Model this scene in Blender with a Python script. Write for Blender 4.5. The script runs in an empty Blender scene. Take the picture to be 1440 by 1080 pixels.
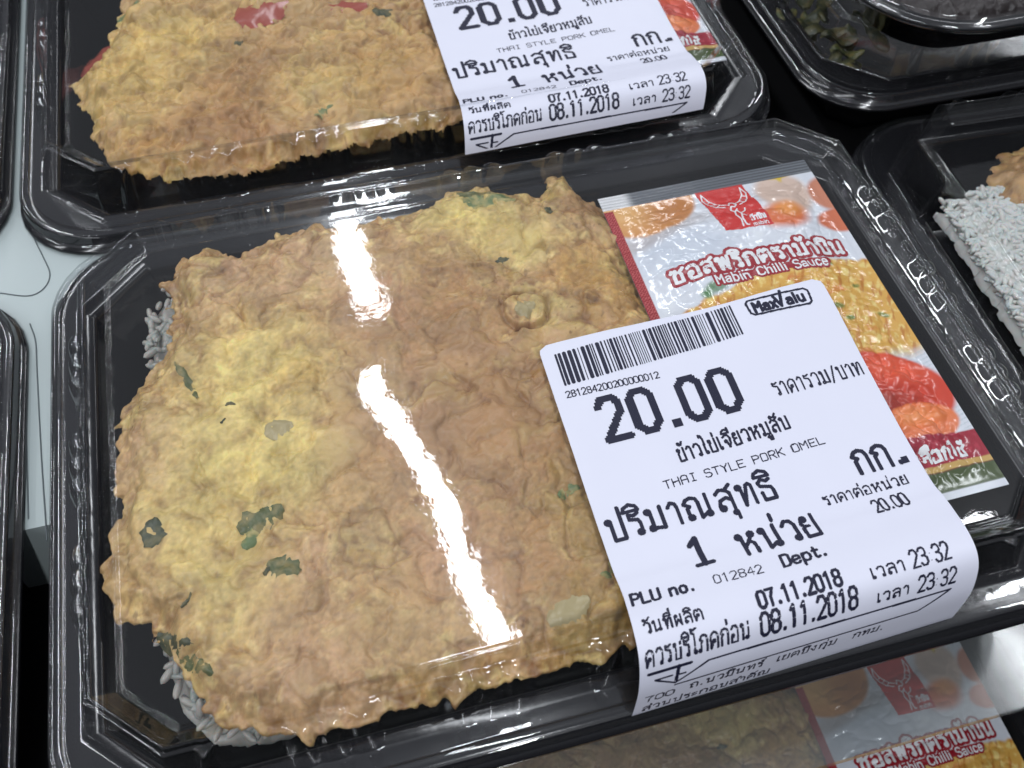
import bpy, math, random
import numpy as np
S = 0.001                      # everything below is written in millimetres
sc = bpy.context.scene
COL = sc.collection
# ------------------------------------------------------------------ camera
R_ = np.array([[0.9659, -0.2588, 0.0]]*3)
FWD = np.array([0.159954078, 0.5621455696, -0.8114228562])
DWN = np.array([-0.2037009525, -0.7855170321, -0.5843534156])
RGT = np.cross(DWN, FWD)
CAM = np.array([48.3216692708, -61.2340649666, 166.7057436021])
FPX = 1372.173
def at(px, py, z=0.0):
    """point of the place at height z (mm) that the photograph shows at px, py"""
    d = RGT*(px-720)/FPX + DWN*(py-540)/FPX + FWD
    return CAM + d*(z-CAM[2])/d[2]
from mathutils import Matrix
cam = bpy.data.cameras.new('camera'); cam.sensor_width = 36; cam.lens = 36*FPX/1440
cam.clip_start = 0.005; cam.clip_end = 50
cam.dof.use_dof = True; cam.dof.focus_distance = 0.205; cam.dof.aperture_fstop = 30
co = bpy.data.objects.new('camera', cam); COL.objects.link(co); sc.camera = co
M = Matrix.Identity(4)
for i in range(3):
    M[i][0], M[i][1], M[i][2], M[i][3] = RGT[i], -DWN[i], -FWD[i], CAM[i]*S
co.matrix_world = M
sc.view_settings.view_transform = 'Standard'; sc.view_settings.look = 'None'
sc.view_settings.exposure = 0.0; sc.view_settings.gamma = 1.0
try:
    sc.cycles.use_denoising = True; sc.cycles.transparent_max_bounces = 24; sc.cycles.max_bounces = 8
    sc.cycles.caustics_reflective = False; sc.cycles.caustics_refractive = False
except Exception: pass
# ------------------------------------------------------------------ world: the pale ceiling of the shop
w = bpy.data.worlds.new('World'); sc.world = w; w.use_nodes = True
bg = w.node_tree.nodes['Background']; bg.inputs[1].default_value = 1.0
_n = w.node_tree.nodes; _l = w.node_tree.links
_tc = _n.new('ShaderNodeTexCoord'); _sp = _n.new('ShaderNodeSeparateXYZ'); _rp = _n.new('ShaderNodeValToRGB')
_l.new(_tc.outputs['Generated'], _sp.inputs[0]); _l.new(_sp.outputs['Z'], _rp.inputs[0]); _l.new(_rp.outputs[0], bg.inputs[0])
_rp.color_ramp.elements[0].position = .30; _rp.color_ramp.elements[0].color = (.030, .032, .038, 1)
_rp.color_ramp.elements[1].position = .66; _rp.color_ramp.elements[1].color = (.29, .305, .34, 1)
# ------------------------------------------------------------------ ceiling tubes
def tube(name, x, y, z, ln, wd, ang, power):
    l = bpy.data.lights.new(name, 'AREA'); l.shape = 'RECTANGLE'; l.size = wd; l.size_y = ln
    l.energy = power; l.color = (0.93, 0.96, 1.0)
    o = bpy.data.objects.new(name, l); COL.objects.link(o); o.location = (x, y, z)
    o.rotation_euler = (0, 0, math.radians(ang)); return o
RAD = 35.0
def tb(x, y, ln, ang=0.0, wd=.055, k=1.0, z=1.4):
    return tube('ceiling_tube', x, y, z, ln, wd, ang, RAD*k*math.pi*ln*wd)
tb(0.150, 0.815, 0.63, 10.6, .040, 1.4)
tb(0.112, 1.50, 0.46, 1, .052)
tb(1.09, 0.23, .60, 0)
tb(-0.85, 0.60, 1.2, 0, .055, 1.0)
tb(-0.85, 2.0, 1.2, 0)
tb(0.95, 2.3, 1.2, 0)
tb(0.2, -1.1, 1.2, 0, .055, 1.6)
tb(-1.9, 0.2, 1.2, 0, .055, 1.6)
tb(2.1, 0.7, 1.2, 0, .055, 1.2)
tb(-2.3, 1.6, 1.2, 0, .055, 1.5); tb(-.9, -1.0, 1.2, 0, .055, 1.3); tb(2.1, 2.2, 1.2, 0, .055, 1.2)  # more unseen tubes, added for thin bright lines on the lid edges

# ================================================================== helpers
rng = np.random.default_rng(7)
def hexc(r, g, b):
    f = lambda c: ((c/255+0.055)/1.055)**2.4 if c > 10 else c/255/12.92
    return np.array([f(r), f(g), f(b)])
class Perlin:
    def __init__(s, seed):
        r = np.random.default_rng(seed); a = r.random((256, 256))*2*np.pi; s.gx = np.cos(a); s.gy = np.sin(a)
    def __call__(s, x, y):
        xi = np.floor(x).astype(int); yi = np.floor(y).astype(int); xf = x-xi; yf = y-yi
        u = xf*xf*xf*(xf*(xf*6-15)+10); v = yf*yf*yf*(yf*(yf*6-15)+10)
        def g(i, j):
            a = (xi+i) & 255; b = (yi+j) & 255; return s.gx[a, b]*(xf-i)+s.gy[a, b]*(yf-j)
        n0 = g(0, 0)*(1-u)+g(1, 0)*u; n1 = g(0, 1)*(1-u)+g(1, 1)*u
        return (n0*(1-v)+n1*v)*1.5
    def fbm(s, x, y, scale, octaves=4, gain=.5):
        o = 0; a = 1; f = 1/scale; t = 0
        for k in range(octaves):
            o = o+a*s(x*f+17.3*k+100, y*f+9.1*k+100); t += a; a *= gain; f *= 2.03
        return o/t
def sstep(a, b, x):
    t = np.clip((x-a)/(b-a), 0, 1); return t*t*(3-2*t)
def mesh_np(name, V, F, mat, parent=None, smooth=True, col=None, origin=None):
    me = bpy.data.meshes.new(name)
    V = np.asarray(V, float)*S; F = np.asarray(F, np.int64)
    n = F.shape[1]
    me.vertices.add(len(V)); me.vertices.foreach_set('co', V.astype(np.float32).ravel())
    me.loops.add(F.size); me.loops.foreach_set('vertex_index', F.astype(np.int32).ravel())
    me.polygons.add(len(F)); me.polygons.foreach_set('loop_start', np.arange(0, F.size, n, dtype=np.int32))
    me.polygons.foreach_set('loop_total', np.full(len(F), n, np.int32))
    me.polygons.foreach_set('use_smooth', np.full(len(F), smooth))
    if col is not None:
        at_ = me.color_attributes.new('Col', 'FLOAT_COLOR', 'POINT')
        c = np.ones((len(V), 4), np.float32); c[:, :3] = col; at_.data.foreach_set('color', c.ravel())
    me.update(); me.validate()
    me.materials.append(mat)
    return link(name, me, parent)
def link(name, me, parent=None):
    o = bpy.data.objects.new(name, me); COL.objects.link(o)
    if parent is not None: o.parent = parent
    return o
def empty(name, loc=(0, 0, 0), rz=0):
    o = bpy.data.objects.new(name, None); COL.objects.link(o); o.empty_display_size = .01
    o.location = tuple(c*S for c in loc); o.rotation_euler[2] = math.radians(rz); return o
def tag(o, label=None, cat=None, group=None, kind=None):
    if label: o['label'] = label
    if cat: o['category'] = cat
    if group: o['group'] = group
    if kind: o['kind'] = kind
    return o
def copy_tree(o, loc=None, rz=0, parent=None, skip=()):
    c = o.copy(); COL.objects.link(c); c.parent = parent
    if loc is not None:
        c.location = tuple(v*S for v in loc); c.rotation_euler[2] = math.radians(rz)
    for ch in list(o.children):
        if ch.name.split('.')[0] in skip: continue
        copy_tree(ch, parent=c, skip=skip)
    return c
def gridfaces(nx, ny, wrap=False):
    i = np.arange(ny-1)[:, None]; j = np.arange(nx-(0 if wrap else 1))[None, :]
    a = i*nx+j; b = i*nx+(j+1) % nx; return np.stack([a, b, b+nx, a+nx], -1).reshape(-1, 4)

# ================================================================== materials
def mat(name, color=(.5, .5, .5), rough=.5, spec=.5, attr=False, **kw):
    m = bpy.data.materials.new(name); m.use_nodes = True; nt = m.node_tree; b = nt.nodes['Principled BSDF']
    b.inputs['Base Color'].default_value = (*color, 1); b.inputs['Roughness'].default_value = rough
    b.inputs['Specular IOR Level'].default_value = spec
    for k, v in kw.items(): b.inputs[k.replace('_', ' ')].default_value = v
    if attr:
        a = nt.nodes.new('ShaderNodeVertexColor'); a.layer_name = 'Col'; nt.links.new(a.outputs[0], b.inputs['Base Color'])
    return m
def add_bump(m, scale, strength, dist=.001, detail=4, rough_var=None):
    nt = m.node_tree; b = nt.nodes['Principled BSDF']
    tc = nt.nodes.new('ShaderNodeTexCoord'); n = nt.nodes.new('ShaderNodeTexNoise'); n.inputs['Scale'].default_value = scale
    n.inputs['Detail'].default_value = detail; nt.links.new(tc.outputs['Object'], n.inputs['Vector'])
    bu = nt.nodes.new('ShaderNodeBump'); bu.inputs['Strength'].default_value = strength; bu.inputs['Distance'].default_value = dist
    nt.links.new(n.outputs['Fac'], bu.inputs['Height']); nt.links.new(bu.outputs[0], b.inputs['Normal'])
    if rough_var:
        r = nt.nodes.new('ShaderNodeMapRange'); r.inputs[3].default_value = rough_var[0]; r.inputs[4].default_value = rough_var[1]
        n2 = nt.nodes.new('ShaderNodeTexNoise'); n2.inputs['Scale'].default_value = scale*.3; nt.links.new(tc.outputs['Object'], n2.inputs['Vector'])
        nt.links.new(n2.outputs['Fac'], r.inputs[0]); nt.links.new(r.outputs[0], b.inputs['Roughness'])
    return m
def clear_sheet(name, f0=.075, rough=.035, tint=(.96, .965, .97), haze=0.0, hazecol=(.6, .65, .68), bump=.12, bscale=90):
    """thin clear plastic: what passes straight through plus a fresnel reflection"""
    m = bpy.data.materials.new(name); m.use_nodes = True; nt = m.node_tree; nt.nodes.clear()
    out = nt.nodes.new('ShaderNodeOutputMaterial'); tr = nt.nodes.new('ShaderNodeBsdfTransparent'); tr.inputs[0].default_value = (*tint, 1)
    gl = nt.nodes.new('ShaderNodeBsdfGlossy'); gl.inputs['Roughness'].default_value = rough
    lw = nt.nodes.new('ShaderNodeLayerWeight'); lw.inputs[0].default_value = .5
    p = nt.nodes.new('ShaderNodeMath'); p.operation = 'POWER'; p.inputs[1].default_value = 4.5
    mr = nt.nodes.new('ShaderNodeMapRange'); mr.inputs[3].default_value = f0; mr.inputs[4].default_value = .95
    nt.links.new(lw.outputs['Facing'], p.inputs[0]); nt.links.new(p.outputs[0], mr.inputs[0])
    mx = nt.nodes.new('ShaderNodeMixShader'); nt.links.new(mr.outputs[0], mx.inputs[0])
    src = tr
    if haze > 0:
        df = nt.nodes.new('ShaderNodeBsdfDiffuse'); df.inputs[0].default_value = (*hazecol, 1)
        m2 = nt.nodes.new('ShaderNodeMixShader'); m2.inputs[0].default_value = haze
        nt.links.new(tr.outputs[0], m2.inputs[1]); nt.links.new(df.outputs[0], m2.inputs[2]); src = m2
    g2 = nt.nodes.new('ShaderNodeBsdfGlossy'); g2.inputs['Roughness'].default_value = .24      # greasy film: a wide faint lobe
    gm = nt.nodes.new('ShaderNodeMixShader'); gm.inputs[0].default_value = .12; nt.links.new(gl.outputs[0], gm.inputs[1]); nt.links.new(g2.outputs[0], gm.inputs[2])
    nt.links.new(src.outputs[0], mx.inputs[1]); nt.links.new(gm.outputs[0], mx.inputs[2])
    tc = nt.nodes.new('ShaderNodeTexCoord'); n = nt.nodes.new('ShaderNodeTexNoise'); n.inputs['Scale'].default_value = bscale
    n.inputs['Detail'].default_value = 3; nt.links.new(tc.outputs['Object'], n.inputs['Vector'])
    bu = nt.nodes.new('ShaderNodeBump'); bu.inputs['Strength'].default_value = bump; bu.inputs['Distance'].default_value = .001
    nt.links.new(n.outputs['Fac'], bu.inputs['Height']); nt.links.new(bu.outputs[0], gl.inputs['Normal'])
    nt.links.new(mx.outputs[0], out.inputs[0]); return m
M_LID = clear_sheet('clear_lid_plastic', .075, .036, haze=.006, bump=.022, bscale=230)
M_SHELF = clear_sheet('clear_shelf_acrylic', .06, .12, tint=(.76, .78, .78), haze=.15, hazecol=(.40, .42, .43), bump=.02)
M_TRAY = add_bump(mat('black_tray_plastic', (.010, .010, .012), .12, .45), 300, .04, .0005, 3, (.07, .18))
M_PAPER = add_bump(mat('label_paper', (.69, .70, .81), .40, .35), 260, .06, .0004)
M_INK = mat('thermal_ink', (.012, .013, .035), .45, .3)
M_OME = add_bump(mat('fried_egg_crust', attr=True, rough=.42, spec=.4), 1100, .30, .0005, 6, (.17, .46))
bo = M_OME.node_tree.nodes['Principled BSDF']
bo.inputs['Subsurface Weight'].default_value = .22; bo.inputs['Subsurface Radius'].default_value = (1, .5, .2); bo.inputs['Subsurface Scale'].default_value = .0015
M_GREEN = add_bump(mat('cooked_scallion', (.085, .105, .032), .35, .5), 500, .5, .0006)
M_DGREEN = add_bump(mat('dark_cooked_leaf', (.045, .055, .026), .35, .5), 500, .5, .0006)
M_PGREEN = add_bump(mat('pale_green_leaf', (.13, .19, .07), .4, .5), 500, .5, .0006)
def mottle(m, other, lo=.42, hi=.62, scale=420):
    nt = m.node_tree; b = nt.nodes['Principled BSDF']; base = tuple(b.inputs['Base Color'].default_value)
    tc = nt.nodes.new('ShaderNodeTexCoord'); n = nt.nodes.new('ShaderNodeTexNoise'); n.inputs['Scale'].default_value = scale; n.inputs['Detail'].default_value = 3
    r = nt.nodes.new('ShaderNodeValToRGB'); r.color_ramp.elements[0].position = lo; r.color_ramp.elements[1].position = hi
    r.color_ramp.elements[0].color = base; r.color_ramp.elements[1].color = (*other, 1)
    nt.links.new(tc.outputs['Object'], n.inputs['Vector']); nt.links.new(n.outputs['Fac'], r.inputs[0]); nt.links.new(r.outputs[0], b.inputs['Base Color'])
mottle(M_GREEN, (.24, .20, .075)); mottle(M_DGREEN, (.12, .11, .045)); mottle(M_PGREEN, (.40, .34, .13))
M_ONION = add_bump(mat('soft_onion', (.42, .34, .17), .3, .5), 300, .4, .0006)
M_SAUS = add_bump(mat('pink_sausage', (.38, .085, .06), .2, .6), 300, .3, .0006)
M_RICE = mat('cooked_rice', (.66, .65, .62), .35, .5, Subsurface_Weight=.25, Subsurface_Scale=.002)
M_POUCH = add_bump(mat('printed_pouch_film', attr=True, rough=.13, spec=.8), 110, .16, .0008, 2)
M_FOIL = add_bump(mat('crimped_clear_seal', (.30, .32, .34), .25, .8), 200, .1, .0005)
M_PW = mat('white_print', (.86, .86, .88), .25, .5)
M_PR = mat('red_print', (.34, .010, .022), .25, .5)
M_PLR = mat('logo_red_print', (.62, .022, .018), .25, .5)
M_LINER = add_bump(mat('pale_shelf_liner', (.40, .46, .46), .3, .5), 30, .1, .002)
M_SEAM = mat('liner_seam', (.10, .12, .13), .4)
M_DECK = add_bump(mat('lower_deck', (.02, .022, .022), .5, .4), 20, .1, .002)
M_BOWL = mat('glossy_black_bowl', (.008, .008, .009), .12, .5)

# ================================================================== the meal container (shared meshes)
W0, H0, CUT = 175.0, 111.3, 9.0
NS, NC = 220, 10
TS = np.concatenate([[0, .003, .01], np.linspace(.02, .98, NS-5), [.99, .997]])
TC = np.concatenate([[0, .02], np.linspace(.08, .92, NC-3), [.98]])
def ring_oct(d):
    x0, x1, y0, y1 = -d, W0+d, -d, H0+d; c = max(1.0, CUT+.586*d)
    P = [(x0+c, y0), (x1-c, y0), (x1, y0+c), (x1, y1-c), (x1-c, y1), (x0+c, y1), (x0, y1-c), (x0, y0+c)]
    P = [np.array(p) for p in P]; out = []
    for k in range(8):
        a, b = P[k], P[(k+1) % 8]; n = NS if k % 2 == 0 else NC
        if k % 2 == 1:      # chamfers: small radius where they meet the sides
            for t in TC: out.append(a+(b-a)*t)
        else:
            for t in TS: out.append(a+(b-a)*t)
    return np.array(out)
def ring_rnd(d, r):
    x0, x1, y0, y1 = -d, W0+d, -d, H0+d; out = []
    C = [((x0+r, y0), (x1-r, y0)), ((x1, y0+r), (x1, y1-r)), ((x1-r, y1), (x0+r, y1)), ((x0, y1-r), (x0, y0+r))]
    cen = [(x1-r, y0+r), (x1-r, y1-r), (x0+r, y1-r), (x0+r, y0+r)]; a0 = [-90, 0, 90, 180]
    for k in range(4):
        a, b = np.array(C[k][0]), np.array(C[k][1])
        for t in TS: out.append(a+(b-a)*t)
        for i in range(NC):
            t = math.radians(a0[k]+90*TC[i]); out.append(np.array(cen[k])+r*np.array([math.cos(t), math.sin(t)]))
    return np.array(out)
def flute():
    """outward scallops in clusters of three along each side"""
    f = []; nrm = []
    for k, (L, n) in enumerate(((W0, (0, -1)), (H0, (1, 0)), (W0, (0, 1)), (H0, (-1, 0)))):
        for i in range(NS):
            s = L*TS[i]-L/2; v = 0; per = 29.0; c = (s+per/2) % per-per/2
            if abs(c) < 8.4 and abs(s) < L/2-6: v = max(0, abs(math.cos(c/5.6*math.pi))-.12)**.55
            f.append(v); nrm.append(n)
        for i in range(NC): f.append(0); nrm.append((0, 0))
    return np.array(f), np.array(nrm)
FL, FN = flute()
PB = Perlin(3)
def lid_z(x, y):
    x = np.asarray(x, float); y = np.asarray(y, float)
    e = np.minimum(np.minimum(x, W0-x), np.minimum(y, H0-y)); k = sstep(0, 14, e)
    return k*(.10*PB(x/46+3, y/46+5)+.022*PB(x/15+3, y/15)+.03*PB(x/28+1, y/28+8)+1.5*np.exp(-((x-150)**2/520+(y-62)**2/520))-.05*np.exp(-((x-62)**2/180+(y-62)**2/60)))
def loft(st):
    """st: list of (d, z, flute amplitude, roundness)"""
    V = []
    for q in st:
        d, z, fa, r = q[:4]
        P = ring_oct(d) if r == 0 else ring_rnd(d, r)
        if len(q) > 4:      # small ribs across the corner facets only
            Pc = ring_oct(d+q[4]); sel = FN[:, 0]**2+FN[:, 1]**2 < .5; P[sel] = Pc[sel]
        P = P+FN*(FL*fa)[:, None]
        V.append(np.c_[P, np.full(len(P), z)])
    return V
def build_lid(flat=False):
    base = ring_oct(0); c = np.array([W0/2, H0/2]); V = []
    ks = np.linspace(.02, .985, 46)
    for k in ks:
        P = c+(base-c)*k; V.append(np.c_[P, lid_z(P[:, 0], P[:, 1])])
    V += loft([(-.4, 0, 0, 0), (-.12, 0, 0, 0), (0, .07, 0, 0), (.14, .22, 0, 0), (.34, .26, 0, 0), (.5, .18, 0, 0), (.6, .02, 0, 0), (.8, -.05, 0, 0), (1.0, .05, 0, 0),
               (1.3, .42, 0, 0, .12), (1.7, .9, 0, 0, -.12), (2.1, 1.35, 0, 0, .12), (2.5, 1.85, 0, 0, -.12), (2.9, 2.3, .05, 0, .12), (3.3, 2.8, .1, 0, -.12), (3.8, 3.4, .18, 0),
               (4.0, 3.65, .2, 0), (4.12, 3.9, .22, 0), (4.3, 4.06, .24, 0), (4.5, 4.06, .26, 0), (4.68, 3.92, .28, 0), (4.76, 3.7, .3, 0), (4.85, 3.5, .35, 0), (5.0, 3.3, .5, 0), (5.3, 3.3, 1.0, 0), (5.55, 3.2, 1.5, 0), (5.75, 2.9, 1.9, 0), (5.95, 2.3, 2.1, 0), (6.6, 0, 2.1, 0), (7.5, -3.2, 1.7, 0), (8.4, -6.6, 1.0, 0),
               (8.7, -7.9, .7, 0), (8.95, -8.6, .5, 0), (9.3, -9.0, .25, 0), (9.7, -9.12, .1, 0), (10.2, -9.15, 0, 0), (10.8, -9.15, 0, 0), (12.4, -9.15, 0, 19), (12.8, -9.1, 0, 19.2), (13.0, -8.9, 0, 19.3), (13.15, -8.6, 0, 19.5), (13.4, -8.45, 0, 19.7), (14.5, -8.45, 0, 20.2), (15.2, -8.55, 0, 20.6),
               (15.45, -8.75, 0, 21), (15.6, -9.2, 0, 21), (15.75, -11.3, 0, 21), (15.9, -11.6, 0, 21), (16.4, -11.7, 0, 21.4), (16.5, -12.0, 0, 21.4)])
    n = len(V[0]); cc = np.array([[c[0], c[1], float(lid_z(c[0], c[1]))]]); A = np.concatenate(V)
    if flat: A[:len(ks)*n, 2] *= .3
    F = gridfaces(n, len(V), True); me = mesh_np('lid', A, F, M_LID)
    return me
def build_tray():
    st = [(-14, -36.1, 0, 0), (-6, -36, 0, 0), (-4, -35, 0, 0), (-3, -32, 0, 0), (5.6, -12, 0, 0), (6.2, -10.6, 0, 0), (7.2, -10.1, 0, 0), (9.5, -10.0, 0, 0), (12.3, -10.0, 0, 19), (14.2, -9.9, 0, 20), (14.9, -10.3, 0, 20.5),
          (15.1, -12.6, 0, 20.6), (16.6, -12.9, 0, 21.5), (16.9, -13.6, 0, 21.6), (16.4, -13.9, 0, 21.5), (9.6, -12.4, 0, 17), (6.8, -12.9, 0, 0), (-2, -33.5, 0, 0), (-3.4, -37.4, 0, 0), (-6, -38, 0, 0), (-14, -38.1, 0, 0)]
    V = loft(st); A = np.concatenate(V); F = gridfaces(len(V[0]), len(V), True)
    n = len(V[0]); c0 = len(A); A = np.concatenate([A, [[W0/2, H0/2, -36.2], [W0/2, H0/2, -38.1]]])
    Q = [[c0, (j+1) % n, j, j] for j in range(0, 0)]
    o = mesh_np('tray', A, F, M_TRAY); me = o.data
    import bmesh
    bm = bmesh.new(); bm.from_mesh(me); bm.verts.ensure_lookup_table(); L = len(V)-1
    for j in range(n):
        a, b = bm.verts[j], bm.verts[(j+1) % n]; bm.faces.new((bm.verts[c0], b, a)).smooth = True
        a, b = bm.verts[L*n+j], bm.verts[L*n+(j+1) % n]; bm.faces.new((bm.verts[c0+1], a, b)).smooth = True
    bm.to_mesh(me); bm.free(); return o
GB = 'black meal containers with clear lids on the shelf'
box = empty('meal_container', (0, 0, 0))
lid = build_lid(); lid.parent = box
tray = build_tray(); tray.parent = box
tag(box, 'black meal container with clear lid in the middle, whole label in view', 'food container', GB)

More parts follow.
